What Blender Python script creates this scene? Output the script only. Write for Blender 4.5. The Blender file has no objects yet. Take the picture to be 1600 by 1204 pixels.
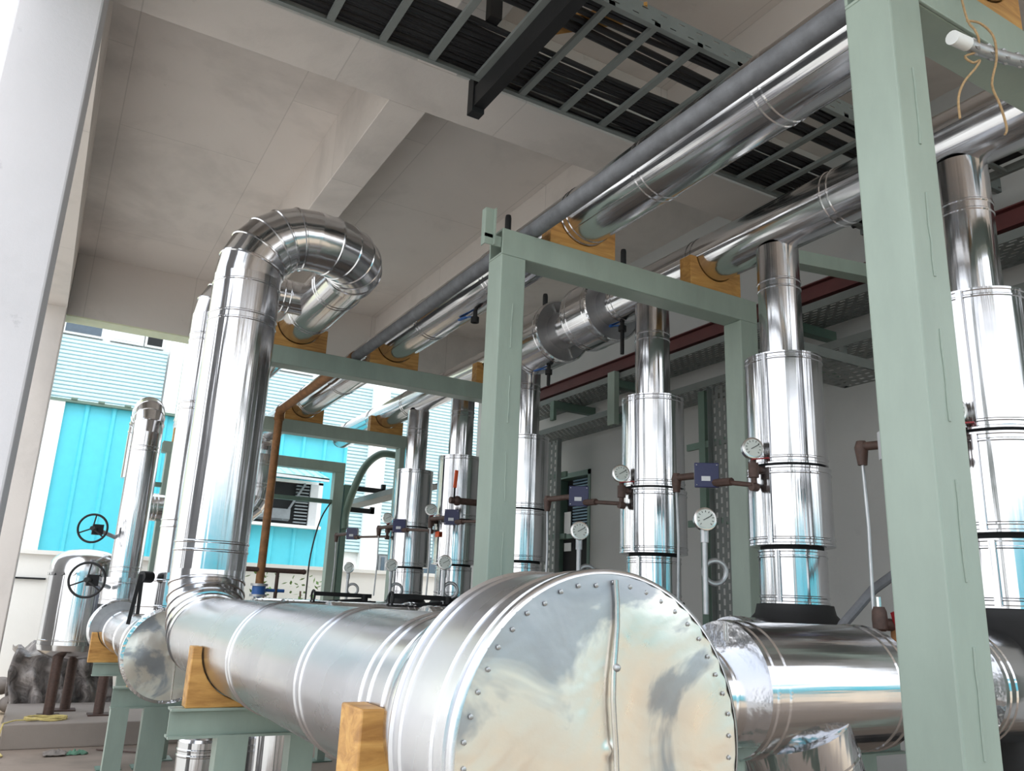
import bpy, bmesh, math, random
from mathutils import Vector, Matrix
random.seed(7)
SC = bpy.context.scene
COL = SC.collection
PI = math.pi

def P(x, r, z):
    """place axes: x = away along the pipes, r = to the right along the rack beams, z = up (metres)"""
    return Vector((x, -r, z))

# ------------------------------------------------------------------ camera
def make_camera():
    yaw, pitch, roll, F = -0.512445517, 0.266127673, -0.0414014944, 1263.53
    f = Vector((math.cos(pitch)*math.cos(yaw), math.cos(pitch)*math.sin(yaw), math.sin(pitch)))
    r = f.cross(Vector((0, 0, 1))).normalized()
    d = f.cross(r)
    c, s = math.cos(roll), math.sin(roll)
    r2, d2 = c*r + s*d, -s*r + c*d
    cam = bpy.data.cameras.new('camera'); o = bpy.data.objects.new('camera', cam)
    COL.objects.link(o)
    m = Matrix((r2, -d2, -f)).transposed().to_4x4()
    m.translation = (0, 0, 1.6)
    o.matrix_world = m
    cam.sensor_width = 36; cam.sensor_fit = 'HORIZONTAL'; cam.lens = F/1600*36
    cam.clip_start = 0.05; cam.clip_end = 300
    SC.camera = o
make_camera()

# ------------------------------------------------------------------ world, sun, exposure
W = bpy.data.worlds.new('sky'); SC.world = W; W.use_nodes = True
nt = W.node_tree; nt.nodes.clear()
tc = nt.nodes.new('ShaderNodeTexCoord'); sx = nt.nodes.new('ShaderNodeSeparateXYZ')
rp = nt.nodes.new('ShaderNodeValToRGB'); bg = nt.nodes.new('ShaderNodeBackground'); wo = nt.nodes.new('ShaderNodeOutputWorld')
nt.links.new(tc.outputs['Generated'], sx.inputs[0]); nt.links.new(sx.outputs['Z'], rp.inputs[0])
rp.color_ramp.elements[0].position = 0.0; rp.color_ramp.elements[0].color = (1.0, 1.0, 1.0, 1)
rp.color_ramp.elements[1].position = 0.8; rp.color_ramp.elements[1].color = (0.78, 0.87, 1.0, 1)
bg.inputs['Strength'].default_value = 2.3
nt.links.new(rp.outputs[0], bg.inputs[0]); nt.links.new(bg.outputs[0], wo.inputs[0])

sl = bpy.data.lights.new('sun', 'SUN'); sun = bpy.data.objects.new('sun', sl); COL.objects.link(sun)
sl.energy = 1.6; sl.angle = math.radians(35); sl.color = (1.0, 0.96, 0.9)
sun.rotation_euler = (P(0.52, 0.10, -0.85)).to_track_quat('-Z', 'Y').to_euler()
sun.location = (0, 0, 30)

vs = SC.view_settings
vs.view_transform = 'Standard'; vs.look = 'None'; vs.gamma = 1; vs.use_curve_mapping = False
vs.exposure = 0.1
SC.cycles.max_bounces = 10; SC.cycles.diffuse_bounces = 5; SC.cycles.glossy_bounces = 5
SC.cycles.use_denoising = True
SC.cycles.sample_clamp_indirect = 8

# ------------------------------------------------------------------ materials
def srgb(r, g, b):
    f = lambda v: (v/12.92 if v <= 0.04045 else ((v+0.055)/1.055)**2.4)
    return (f(r/255), f(g/255), f(b/255), 1)
def new_mat(name):
    m = bpy.data.materials.new(name); m.use_nodes = True
    n = m.node_tree.nodes; l = m.node_tree.links
    return m, n, l, n['Principled BSDF']
def coords(n, l, scale):
    tc = n.new('ShaderNodeTexCoord'); mp = n.new('ShaderNodeMapping')
    mp.inputs['Scale'].default_value = scale
    l.new(tc.outputs['Object'], mp.inputs[0]); return mp
def noise(n, l, vec, scale, detail=3, rough=0.55, dist=0.0):
    t = n.new('ShaderNodeTexNoise'); t.inputs['Scale'].default_value = scale
    t.inputs['Detail'].default_value = detail; t.inputs['Roughness'].default_value = rough
    t.inputs['Distortion'].default_value = dist
    l.new(vec.outputs[0], t.inputs['Vector']); return t
def ramp(n, l, src, stops):
    c = n.new('ShaderNodeValToRGB'); e = c.color_ramp.elements
    while len(e) < len(stops): e.new(0.5)
    for k, (p, col) in enumerate(stops): e[k].position = p; e[k].color = col
    l.new(src, c.inputs[0]); return c
def bump(n, l, b, h, strength, dist=0.02, prev=None):
    u = n.new('ShaderNodeBump'); u.inputs['Strength'].default_value = strength; u.inputs['Distance'].default_value = dist
    l.new(h, u.inputs['Height'])
    if prev: l.new(prev.outputs[0], u.inputs['Normal'])
    l.new(u.outputs[0], b.inputs['Normal']); return u
def g(v): return (v, v, v, 1)

def cladding(name, stretch, base=(0.70, 0.705, 0.715), rough=(0.10, 0.24), wr=0.35, fine=0.05):
    """bright aluminium sheet, rolled along one axis"""
    m, n, l, b = new_mat(name)
    b.inputs['Metallic'].default_value = 1
    v = coords(n, l, stretch); a = noise(n, l, v, 1.0, 3, 0.5)
    v2 = coords(n, l, (1, 1, 1)); s = noise(n, l, v2, 2.6, 4, 0.6, 0.6)
    r = ramp(n, l, s.outputs[0], [(0.3, g(rough[0])), (0.75, g(rough[1]))])
    l.new(r.outputs[0], b.inputs['Roughness'])
    c = ramp(n, l, s.outputs[0], [(0.3, (*base, 1)), (0.62, (base[0]*0.93, base[1]*0.93, base[2]*0.95, 1)), (0.85, (base[0]*0.8, base[1]*0.81, base[2]*0.84, 1))])
    l.new(c.outputs[0], b.inputs['Base Color'])
    u = bump(n, l, b, a.outputs[0], wr, 0.012)
    f = noise(n, l, v2, 30, 2, 0.5)
    bump(n, l, b, f.outputs[0], fine, 0.0015, u)
    return m
M = {}
M['clad_x'] = cladding('aluminium_cladding_lengthwise', (0.6, 16, 16), wr=0.4)
M['clad_y'] = cladding('aluminium_cladding_crosswise', (16, 0.6, 16), wr=0.3)
M['clad_z'] = cladding('aluminium_cladding_upright', (13, 13, 0.35), base=(0.64, 0.645, 0.655), wr=0.8)
M['clad_e'] = cladding('aluminium_cladding_elbow', (4, 4, 4), wr=0.25)
M['clad_dull'] = cladding('aluminium_cladding_dull', (1.2, 7, 7), base=(0.62, 0.625, 0.64), rough=(0.2, 0.34), wr=0.3)
def dented():
    m, n, l, b = new_mat('dented_aluminium_sheet')
    b.inputs['Metallic'].default_value = 1
    v = coords(n, l, (1, 1, 1))
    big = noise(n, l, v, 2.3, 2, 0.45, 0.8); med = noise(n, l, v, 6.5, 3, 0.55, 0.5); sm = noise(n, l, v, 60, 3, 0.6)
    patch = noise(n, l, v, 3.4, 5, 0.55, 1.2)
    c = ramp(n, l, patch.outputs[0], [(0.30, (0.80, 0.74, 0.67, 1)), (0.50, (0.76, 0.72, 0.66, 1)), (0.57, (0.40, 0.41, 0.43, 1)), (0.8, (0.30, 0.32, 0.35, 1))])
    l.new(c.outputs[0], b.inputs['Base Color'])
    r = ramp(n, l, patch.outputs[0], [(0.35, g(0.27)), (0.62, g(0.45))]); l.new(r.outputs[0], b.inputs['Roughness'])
    u = bump(n, l, b, big.outputs[0], 0.5, 0.03); u2 = bump(n, l, b, med.outputs[0], 0.35, 0.012, u)
    bump(n, l, b, sm.outputs[0], 0.12, 0.002, u2); return m
M['dented'] = dented()
def paint(name, col, rough=0.5, var=0.12, bs=0.15, scale=(3, 3, 3), metal=0.0):
    m, n, l, b = new_mat(name)
    v = coords(n, l, scale); s = noise(n, l, v, 2.0, 5, 0.6)
    d = tuple(max(0, k*(1-var)) for k in col[:3]) + (1,); e = tuple(min(1, k*(1+var)) for k in col[:3]) + (1,)
    c = ramp(n, l, s.outputs[0], [(0.3, d), (0.7, e)]); l.new(c.outputs[0], b.inputs['Base Color'])
    b.inputs['Roughness'].default_value = rough; b.inputs['Metallic'].default_value = metal
    f = noise(n, l, v, 14, 3, 0.6); bump(n, l, b, f.outputs[0], bs, 0.004)
    return m
M['green'] = paint('sea_green_steel_paint', srgb(144, 158, 147), 0.42, 0.07, 0.18, (4, 4, 1.2))
M['dkgreen'] = paint('dull_green_steel_paint', srgb(96, 118, 106), 0.5, 0.1)
M['black'] = paint('black_paint', srgb(14, 14, 16), 0.6, 0.3)
M['rubber'] = paint('black_cable_sheath', srgb(20, 20, 23), 0.5, 0.3)
M['red'] = paint('oxide_red_steel_paint', srgb(84, 38, 37), 0.55, 0.15)
M['galv'] = paint('galvanised_steel', (0.42, 0.43, 0.44), 0.45, 0.18, 0.15, (5, 5, 5), 0.85)
M['galvpaint'] = paint('galvanised_perforated_sheet', srgb(112, 117, 115), 0.55, 0.1)
M['iron'] = paint('grey_iron_pipe', srgb(108, 110, 114), 0.6, 0.25, 0.3, (6, 6, 6), 0.1)
M['rust'] = paint('rusty_pipe', srgb(126, 86, 48), 0.7, 0.3, 0.3, (8, 8, 8))
M['brown'] = paint('brown_fitting', srgb(74, 54, 46), 0.6, 0.3, 0.3, (20, 20, 20))
M['maroon'] = paint('maroon_paint', srgb(92, 58, 56), 0.5, 0.2)
M['steel'] = paint('polished_steel', (0.6, 0.59, 0.57), 0.25, 0.1, 0.05, (8, 8, 8), 1.0)
M['blue'] = paint('navy_blue_housing', srgb(23, 28, 74), 0.4, 0.1)
M['bluelever'] = paint('blue_lever', srgb(40, 92, 160), 0.45, 0.1)
M['orange'] = paint('orange_lever', srgb(226, 92, 46), 0.5, 0.1)
M['redlever'] = paint('red_lever', srgb(140, 28, 34), 0.5, 0.1)
M['lgrey'] = paint('light_grey_plastic', srgb(196, 198, 200), 0.5, 0.05)
M['dial'] = paint('dial_face', srgb(186, 192, 186), 0.4, 0.04)
M['white'] = paint('white_paint', srgb(228, 229, 228), 0.6, 0.05)
M['cream'] = paint('cream_paint', srgb(214, 216, 186), 0.7, 0.05)
M['cyan'] = paint('cyan_sheet_paint', srgb(84, 194, 212), 0.4, 0.04, 0.05)
M['pale'] = paint('pale_blue_louver', srgb(182, 206, 210), 0.5, 0.05, 0.03)
M['grime'] = paint('grey_shutter', srgb(120, 126, 130), 0.6, 0.15)
M['dark'] = paint('dark_interior', srgb(20, 22, 24), 0.8, 0.2)
M['glass'] = paint('window_glass', srgb(70, 84, 96), 0.12, 0.1, 0.0)
M['jute'] = paint('jute_rope', srgb(176, 146, 108), 0.9, 0.2, 0.5, (60, 60, 60))
M['yrope'] = paint('yellow_rope', srgb(190, 172, 110), 0.9, 0.2, 0.5, (60, 60, 60))
M['stub'] = paint('brown_timber_stub', srgb(96, 70, 58), 0.8, 0.3, 0.5, (2, 2, 30))
M['leaf'] = paint('leaf_green', srgb(96, 132, 62), 0.6, 0.3)
M['cloth'] = paint('grey_cloth', srgb(120, 112, 106), 0.9, 0.2)
M['gcloth'] = paint('green_cloth', srgb(78, 112, 92), 0.9, 0.2)
def wood():
    m, n, l, b = new_mat('varnished_wood')
    v = coords(n, l, (6, 1.3, 9)); s = noise(n, l, v, 3.0, 5, 0.6, 0.9)
    c = ramp(n, l, s.outputs[0], [(0.25, srgb(142, 96, 44)), (0.55, srgb(190, 142, 76)), (0.8, srgb(208, 166, 98))])
    l.new(c.outputs[0], b.inputs['Base Color']); b.inputs['Roughness'].default_value = 0.5
    bump(n, l, b, s.outputs[0], 0.3, 0.006); return m
M['wood'] = wood()
def plaster(name, col, joints=True, stain=0.2, dark=0.55):
    m, n, l, b = new_mat(name)
    v = coords(n, l, (1, 1, 1)); s = noise(n, l, v, 0.8, 6, 0.62, 0.3); s2 = noise(n, l, v, 5, 5, 0.7)
    c = ramp(n, l, s.outputs[0], [(0.25, tuple(k*(1-stain) for k in col[:3])+(1,)), (0.5, col), (0.75, tuple(min(1, k*1.05) for k in col[:3])+(1,))])
    sp = ramp(n, l, s2.outputs[0], [(0.22, g(dark)), (0.34, g(1))])
    mx = n.new('ShaderNodeMixRGB'); mx.blend_type = 'MULTIPLY'; mx.inputs[0].default_value = 0.6
    l.new(c.outputs[0], mx.inputs[1]); l.new(sp.outputs[0], mx.inputs[2]); out = mx
    if joints:
        br = n.new('ShaderNodeTexBrick'); v3 = coords(n, l, (1, 1, 1))
        br.inputs['Scale'].default_value = 1.0; br.inputs['Brick Width'].default_value = 2.44; br.inputs['Row Height'].default_value = 1.22
        br.inputs['Mortar Size'].default_value = 0.006; br.inputs['Mortar Smooth'].default_value = 0.6
        br.inputs['Color1'].default_value = g(1); br.inputs['Color2'].default_value = g(0.95); br.inputs['Mortar'].default_value = g(0.72)
        l.new(v3.outputs[0], br.inputs['Vector'])
        m2 = n.new('ShaderNodeMixRGB'); m2.blend_type = 'MULTIPLY'; m2.inputs[0].default_value = 0.75
        l.new(mx.outputs[0], m2.inputs[1]); l.new(br.outputs[0], m2.inputs[2]); out = m2
    l.new(out.outputs[0], b.inputs['Base Color']); b.inputs['Roughness'].default_value = 0.85
    f = noise(n, l, v, 9, 6, 0.7); bump(n, l, b, f.outputs[0], 0.3, 0.01); return m
M['ceil'] = plaster('whitewashed_concrete', srgb(212, 204, 198), True, 0.26, 0.62)
M['wallp'] = plaster('white_wall_plaster', srgb(186, 186, 184), False, 0.1, 0.85)
M['column'] = plaster('grey_painted_concrete', srgb(206, 203, 206), False, 0.14, 0.5)
M['boundary'] = plaster('white_boundary_plaster', srgb(226, 224, 220), False, 0.06, 0.7)
M['ground'] = plaster('dusty_concrete_ground', srgb(132, 118, 106), False, 0.45, 0.5)
M['yard'] = plaster('pale_concrete_yard', srgb(192, 172, 146), False, 0.15, 0.7)
M['bounce'] = plaster('pale_bounce_ground', srgb(206, 200, 190), False, 0.08, 0.8)  # paler than the yard so that it bounces light in under the roof
M['dull'] = paint('dull_aluminium_sheet', (0.33, 0.33, 0.34), 0.45, 0.15, 0.3, (4, 4, 4), 0.85)
M['plinth'] = plaster('cement_plinth', srgb(136, 126, 118), False, 0.25, 0.5)
def tarp():
    m, n, l, b = new_mat('dark_plastic_tarpaulin')
    v = coords(n, l, (1, 1, 1)); s = noise(n, l, v, 5, 5, 0.6, 1.0)
    c = ramp(n, l, s.outputs[0], [(0.35, srgb(84, 78, 76)), (0.7, srgb(168, 160, 156))]); l.new(c.outputs[0], b.inputs['Base Color'])
    b.inputs['Roughness'].default_value = 0.35; bump(n, l, b, s.outputs[0], 0.9, 0.04); return m
M['tarp'] = tarp()

# ------------------------------------------------------------------ mesh helpers
def frame_of(d):
    d = d.normalized(); a = Vector((0, 0, 1)) if abs(d.z) < 0.9 else Vector((1, 0, 0))
    u = d.cross(a).normalized(); return u, u.cross(d).normalized()*-1
class MB:
    def __init__(s): s.bm = bmesh.new(); s.sharp = []
    def hexa(s, pts):
        v = [s.bm.verts.new(p) for p in pts]
        for f in ((0, 3, 2, 1), (4, 5, 6, 7), (0, 1, 5, 4), (1, 2, 6, 5), (2, 3, 7, 6), (3, 0, 4, 7)): s.bm.faces.new([v[i] for i in f])
        return s
    def box(s, x0, x1, r0, r1, z0, z1):
        return s.hexa([P(x0, r0, z0), P(x1, r0, z0), P(x1, r1, z0), P(x0, r1, z0), P(x0, r0, z1), P(x1, r0, z1), P(x1, r1, z1), P(x0, r1, z1)])
    def bar(s, a, b, w, h, up=None):
        d = (b-a); u, v = frame_of(d)
        if up is not None:
            v = (up - d.normalized()*up.dot(d.normalized())).normalized(); u = d.normalized().cross(v)
        u = u*(w/2); v = v*(h/2)
        return s.hexa([a-u-v, a+u-v, a+u+v, a-u+v, b-u-v, b+u-v, b+u+v, b-u+v])
    def rings(s, st, n=32, cap0=True, cap1=True, close=False):
        """st: list of (centre, axis, radius, sharp)"""
        prev = None; first = None; u = None
        for c, d, R, sh in st:
            d = d.normalized()
            if u is None: u, _ = frame_of(d)
            u = (u - d*u.dot(d)).normalized(); w = d.cross(u)
            ring = [s.bm.verts.new(c + (u*math.cos(2*PI*k/n) + w*math.sin(2*PI*k/n))*R) for k in range(n)]
            if prev:
                for k in range(n): s.bm.faces.new((prev[k], prev[(k+1) % n], ring[(k+1) % n], ring[k]))
            if sh:
                for k in range(n):
                    e = s.bm.edges.get((ring[k], ring[(k+1) % n])) or s.bm.edges.new((ring[k], ring[(k+1) % n])); s.sharp.append(e)
            if first is None: first = ring
            prev = ring
        if cap0: s.bm.faces.new(first[::-1])
        if cap1: s.bm.faces.new(prev)
        return s
    def cyl(s, a, b, R, n=20, R2=None):
        d = b-a; return s.rings([(a, d, R, True), (b, d, R if R2 is None else R2, True)], n)
    def lathe(s, a, d, prof, n=32, cap0=True, cap1=True):
        d = d.normalized(); return s.rings([(a + d*t, d, R, False) for t, R in prof], n, cap0, cap1)
    def tube(s, pts, R, n=10):
        st = []
        for i, p in enumerate(pts):
            d = pts[min(i+1, len(pts)-1)] - pts[max(i-1, 0)]; st.append((p, d, R, False))
        return s.rings(st, n)
    def torus(s, c, d, R, r, n=32, m=8):
        u, w = frame_of(d); d = d.normalized(); g = []
        for k in range(n):
            e = u*math.cos(2*PI*k/n) + w*math.sin(2*PI*k/n)
            g.append([s.bm.verts.new(c + e*(R + r*math.cos(2*PI*j/m)) + d*r*math.sin(2*PI*j/m)) for j in range(m)])
        for k in range(n):
            for j in range(m):
                s.bm.faces.new((g[k][j], g[(k+1) % n][j], g[(k+1) % n][(j+1) % m], g[k][(j+1) % m]))
        return s
    def prism(s, pts, vec):
        a = [s.bm.verts.new(p) for p in pts]; b = [s.bm.verts.new(p+vec) for p in pts]; n = len(pts)
        s.bm.faces.new(a[::-1]); s.bm.faces.new(b)
        for k in range(n): s.bm.faces.new((a[k], a[(k+1) % n], b[(k+1) % n], b[k]))
        return s
    def ball(s, c, R, sc=(1, 1, 1), sub=2):
        m = Matrix.Translation(c) @ Matrix.Diagonal((*[R*k for k in sc], 1))
        bmesh.ops.create_icosphere(s.bm, subdivisions=sub, radius=1, matrix=m); return s
    def slots(s, o, U, V, T, nu, nv, fu=0.55, fv=0.4):
        """a sheet spanned by U and V, thickness T, with nu x nv slot holes"""
        L = U.length; Hh = V.length; U = U.normalized(); V = V.normalized(); du = L/nu; dv = Hh/nv; bv = dv*(1-fv)
        def slab(u0, u1, v0, v1):
            q = [o+U*u0+V*v0, o+U*u1+V*v0, o+U*u1+V*v1, o+U*u0+V*v1]; s.hexa(q+[p+T for p in q])
        for j in range(nv+1):
            c = j*dv; slab(0, L, max(0, c-bv/2), min(Hh, c+bv/2))
        for j in range(nv):
            for i in range(nu):
                off = (0.5 if j % 2 else 0.0)*du
                c = i*du + off; w = du*(1-fu)
                slab(max(0, c-w/2), min(L, c+w/2), j*dv+bv/2, (j+1)*dv-bv/2)
        return s
    def build(s, name, mat, parent=None, smooth=True, bevel=0.0, angle=36):
        bm = s.bm
        if s.sharp:
            for e in s.sharp:
                if e.is_valid: e.smooth = False
        bmesh.ops.recalc_face_normals(bm, faces=bm.faces)
        if smooth:
            for f in bm.faces: f.smooth = True
            for e in bm.edges:
                if len(e.link_faces) == 2 and e.calc_face_angle(0) > math.radians(angle): e.smooth = False
        me = bpy.data.meshes.new(name); bm.to_mesh(me); bm.free(); me.materials.append(mat)
        o = bpy.data.objects.new(name, me); COL.objects.link(o)
        if bevel:
            b = o.modifiers.new('edge_bevel', 'BEVEL'); b.width = bevel; b.segments = 2; b.limit_method = 'ANGLE'; b.angle_limit = 0.7
        if parent:
            o.parent = parent; o.matrix_parent_inverse = Matrix.Translation(-base_of(parent))
        return o
def base_of(o):
    v = Vector(o.location)
    if o.parent and o.type != 'EMPTY': v = base_of(o.parent)
    return v
def tag(o, label, cat, group=None, kind=None):
    if label: o['label'] = label
    if cat: o['category'] = cat
    if group: o['group'] = group
    if kind: o['kind'] = kind
    return o
def thing(name, label, cat, loc, group=None):
    o = bpy.data.objects.new(name, None); COL.objects.link(o); o.location = P(*loc); o.empty_display_size = 0.1
    return tag(o, label, cat, group)
KIDS = {}
def children(o): return [c for c in COL.objects if c.parent == o]
def dup(root, delta, label=None, group=None):
    d = P(*delta); r = root.copy(); COL.objects.link(r); r.location = root.location + d
    if label: r['label'] = label
    if group: r['group'] = group
    for ch in children(root):
        c = ch.copy(); COL.objects.link(c); c.parent = r; c.matrix_parent_inverse = ch.matrix_parent_inverse.copy()
        for g2 in children(ch):
            e = g2.copy(); COL.objects.link(e); e.parent = c; e.matrix_parent_inverse = g2.matrix_parent_inverse.copy()
    return r
def sub(mb, name, mat, part, root, **k):
    """a sub-part: child of a part mesh"""
    o = mb.build(name, mat, None, **k); o.parent = part
    return o
def struct(mb, name, mat, **k):
    o = mb.build(name, mat, None, **k); o['kind'] = 'structure'; return o

def run(mb, a, b, R, beads=(), n=40, cap0=True, cap1=True, h=0.004):
    """straight clad pipe from a to b; beads = distances of rolled ridges (given in pairs for a lap joint)"""
    d = (b-a); L = d.length; prof = [(0, R)]
    for t in sorted(beads):
        if 0.02 < t < L-0.02: prof += [(t-0.008, R), (t-0.003, R+h), (t+0.003, R+h), (t+0.008, R)]
    prof.append((L, R)); return mb.lathe(a, d, prof, n, cap0, cap1)
def pair(ts, gap=0.045):
    return [t+q for t in ts for q in (0, gap)]
def elbow(mb, c, v0, v1, rad, R, gores=6, n=40, cap0=False, cap1=False, a0=0.0, a1=90.0):
    """segmented bend: centre c, starts at c+v0*rad and turns towards c+v1*rad; gores joined by raised seams"""
    st = []
    for k in range(gores+1):
        t = math.radians(a0 + (a1-a0)*k/gores)
        e = v0*math.cos(t) + v1*math.sin(t); d = -v0*math.sin(t) + v1*math.cos(t); p = c + e*rad
        if 0 < k < gores:
            st += [(p - d*0.009, d, R, False), (p - d*0.004, d, R+0.006, True), (p + d*0.004, d, R+0.006, True), (p + d*0.009, d, R, False)]
        else: st.append((p, d, R, False))
    return mb.rings(st, n, cap0, cap1)
X, RR, Z = P(1, 0, 0), P(0, 1, 0), P(0, 0, 1)

# ------------------------------------------------------------------ the setting
ZS = 5.6
struct(MB().box(-2.5, 11.06, -1.2, 9.6, -0.3, 0.0), 'floor', M['ground'], smooth=False)
struct(MB().box(-60, -2.5, -1.2, 60, -0.3, -0.004).box(11.06, 80, -1.2, 60, -0.3, -0.004), 'ground', M['yard'], smooth=False)
struct(MB().box(-60, 80, -60, -1.2, -0.3, -0.006), 'bounce_ground', M['bounce'], smooth=False)  # unseen ground on the left, added pale to brighten the ceiling by bounce
struct(MB().box(-3.0, 11.06, -0.55, 9.0, ZS, ZS+0.2), 'ceiling', M['ceil'], smooth=False)
struct(MB().box(4.30, 4.80, -0.55, 9.0, 5.0, ZS), 'ceiling_beam', M['ceil'], smooth=False, bevel=0.006)
for (r0, r1, z0) in ((1.61, 1.895, 5.0), (3.72, 4.0, 5.27)):
    for (x0, x1) in ((-3.0, 4.30), (4.80, 10.76)):
        struct(MB().box(x0, x1, r0, r1, z0, ZS), 'ceiling_beam', M['ceil'], smooth=False, bevel=0.006)
struct(MB().box(-3.0, 4.30, -0.55, -0.18, 4.8, ZS).box(4.80, 10.76, -0.55, -0.18, 4.8, ZS), 'edge_beam', M['ceil'], smooth=False)
fb = struct(MB().box(10.76, 11.06, -0.55, 9.0, 4.8, ZS), 'end_beam', M['ceil'], smooth=False)
struct(MB().box(11.06, 11.12, -0.6, 9.0, 4.8, 6.2), 'parapet', M['cream'], smooth=False)
struct(MB().box(4.25, 4.85, -0.55, -0.178, 0, 5.6), 'column', M['column'], smooth=False, bevel=0.012)
struct(MB().box(10.5, 11.06, -0.62, -0.18, 0, 5.6), 'column', M['ceil'], smooth=False, bevel=0.012)
# right wall with the doorway
RW = 5.55
wl = MB(); wl.box(-0.3, 7.86, RW, RW+0.2, 0, ZS).box(8.62, 10.9, RW, RW+0.2, 0, ZS).box(7.86, 8.62, RW, RW+0.2, 3.22, ZS)
struct(wl, 'wall_right', M['wallp'], smooth=False)
d1 = struct(MB().box(7.86, 7.91, RW-0.01, RW+0.22, 0, 3.22).box(8.57, 8.62, RW-0.01, RW+0.22, 0, 3.22).box(7.86, 8.62, RW-0.01, RW+0.22, 3.16, 3.22).box(7.9, 8.6, RW-0.01, RW+0.12, 2.42, 2.47), 'door_1', M['dkgreen'], smooth=False)
sub(MB().box(7.91, 8.57, RW+0.1, RW+0.14, 0, 2.42), 'doorway_shade', M['dark'], d1, None, smooth=False)  # dark sheet painted for the shade of the room inside the opening
lv = MB()
for k in range(18): lv.box(7.91, 8.38, RW+0.10, RW+0.13, 2.5+k*0.037, 2.5+k*0.037+0.02)
sub(lv, 'transom_slats', paint('blue_grey_slats', srgb(120, 150, 172), 0.5, 0.1), d1, None, smooth=False)
sub(MB().box(7.91, 8.57, RW+0.15, RW+0.17, 2.47, 3.16), 'transom_shade', M['dark'], d1, None, smooth=False)  # dark backing for the shaded room behind the slats
tag(MB().box(8.40, 8.54, RW+0.085, RW+0.095, 2.49, 2.76).build('paper_notice', M['white'], None, smooth=False), 'white paper notice stuck in the transom above the dark doorway', 'notice')
tag(MB().box(8.38, 8.53, RW+0.085, RW+0.095, 2.28, 2.38).build('door_plate', M['white'], None, smooth=False), 'small white plate at the top of the dark doorway', 'sign')

# timber stub in the column
tag(MB().box(10.30, 10.5, -0.32, -0.19, 4.98, 5.06).build('timber_stub', M['stub'], None, smooth=False, bevel=0.008), 'broken brown timber end sticking out of the pale far column', 'timber')

# ------------------------------------------------------------------ outside: boundary wall, shed, louvred building
struct(MB().box(14.0, 14.2, -12, 9.6, 0, 2.06).box(13.95, 14.25, -12, 9.6, 2.06, 2.12), 'boundary_wall', M['boundary'], smooth=False)
struct(MB().box(13.96, 14.02, -0.32, 0.16, 1.70, 1.725), 'wall_slot', M['dark'], smooth=False)  # dark bar stands for the shade inside the drain slot
struct(MB().box(10.77, 11.05, -0.55, 9.0, 4.785, 4.8), 'trim_1', M['cream'], smooth=False)
def corrugated(mb, x, r0, r1, z0, z1, pitch=0.2, rib=0.03, depth=0.03):
    """ribbed sheet facing -x"""
    prof = []; r = r0
    while r < r1 - 1e-6:
        prof += [(x, r), (x, r+pitch-rib*2), (x-depth, r+pitch-rib*1.5), (x-depth, r+pitch-rib*0.5)]; r += pitch
    prof.append((x, r1))
    a = [mb.bm.verts.new(P(px, pr_, z0)) for px, pr_ in prof]; b = [mb.bm.verts.new(P(px, pr_, z1)) for px, pr_ in prof]
    for k in range(len(a)-1): mb.bm.faces.new((a[k], a[k+1], b[k+1], b[k]))
    return mb
shed = thing('metal_shed', 'low cyan ribbed metal shed with a canopied window behind the white boundary wall', 'shed', (17.5, 2.8, 0))
cm = corrugated(MB(), 17.0, -0.05, 5.5, 0.0, 4.95, 0.4625, 0.05, 0.04); cm.box(17.05, 21, -0.05, 5.5, 0, 4.9)
cm.build('ribbed_wall', M['cyan'], shed, smooth=False)
MB().box(16.9, 17.04, -0.28, -0.02, 0, 4.95).build('corner_trim', M['white'], shed, smooth=False)
fl = MB(); fl.box(16.88, 17.1, -0.3, 5.52, 4.95, 5.0)
for k in range(12): fl.box(16.86, 17.0, 0.06+k*0.46, 0.17+k*0.46, 5.0, 5.035)
fl.build('eave_flashing', M['dkgreen'], shed, smooth=False)
# window unit with canopy on the shed
wf = MB().box(16.86, 17.0, 3.55, 3.61, 3.03, 3.95).box(16.86, 17.0, 4.9, 5.0, 3.03, 3.95).box(16.80, 17.0, 3.5, 5.02, 2.98, 3.04).box(16.86, 17.0, 3.55, 5.0, 3.9, 3.96).build('window_frame', M['white'], shed, smooth=False)
sub(MB().box(16.94, 16.99, 3.6, 4.92, 3.04, 3.92), 'dark_opening', M['dark'], wf, shed, smooth=False)
sub(MB().hexa([P(16.93, 3.62, 3.1), P(16.90, 4.35, 3.1), P(16.80, 4.35, 3.14), P(16.83, 3.62, 3.14), P(16.93, 3.62, 3.3), P(16.90, 4.35, 3.3), P(16.80, 4.35, 3.34), P(16.83, 3.62, 3.34)]), 'sill_block', M['grime'], wf, shed, smooth=False)
sg = MB()
for k in range(12): sg.box(16.87, 16.95, 4.45, 4.72, 3.08+k*0.068, 3.11+k*0.068)
sub(sg, 'side_grille', M['grime'], wf, shed, smooth=False)
sub(MB().bar(P(16.86, 4.62, 3.9), P(16.84, 4.2, 3.12), 0.04, 0.04), 'stay_bar', M['grime'], wf, shed, smooth=False)
sub(MB().box(16.84, 16.9, 4.74, 4.9, 3.04, 3.9), 'side_shutter', M['lgrey'], wf, shed, smooth=False)
cp = MB(); cp.hexa([P(16.4, 3.3, 4.0), P(17.0, 3.3, 4.22), P(17.0, 4.75, 4.22), P(16.4, 4.98, 3.97), P(16.4, 3.3, 4.03), P(17.0, 3.3, 4.26), P(17.0, 4.75, 4.26), P(16.4, 4.98, 4.0)])
for k in range(8): cp.bar(P(16.4, 3.45+k*0.2, 4.03), P(17.0, 3.42+k*0.185, 4.26), 0.03, 0.03)
cp.build('canopy', paint('pale_aqua_sheet', srgb(168, 220, 220), 0.5, 0.05), shed, smooth=False)
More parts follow.
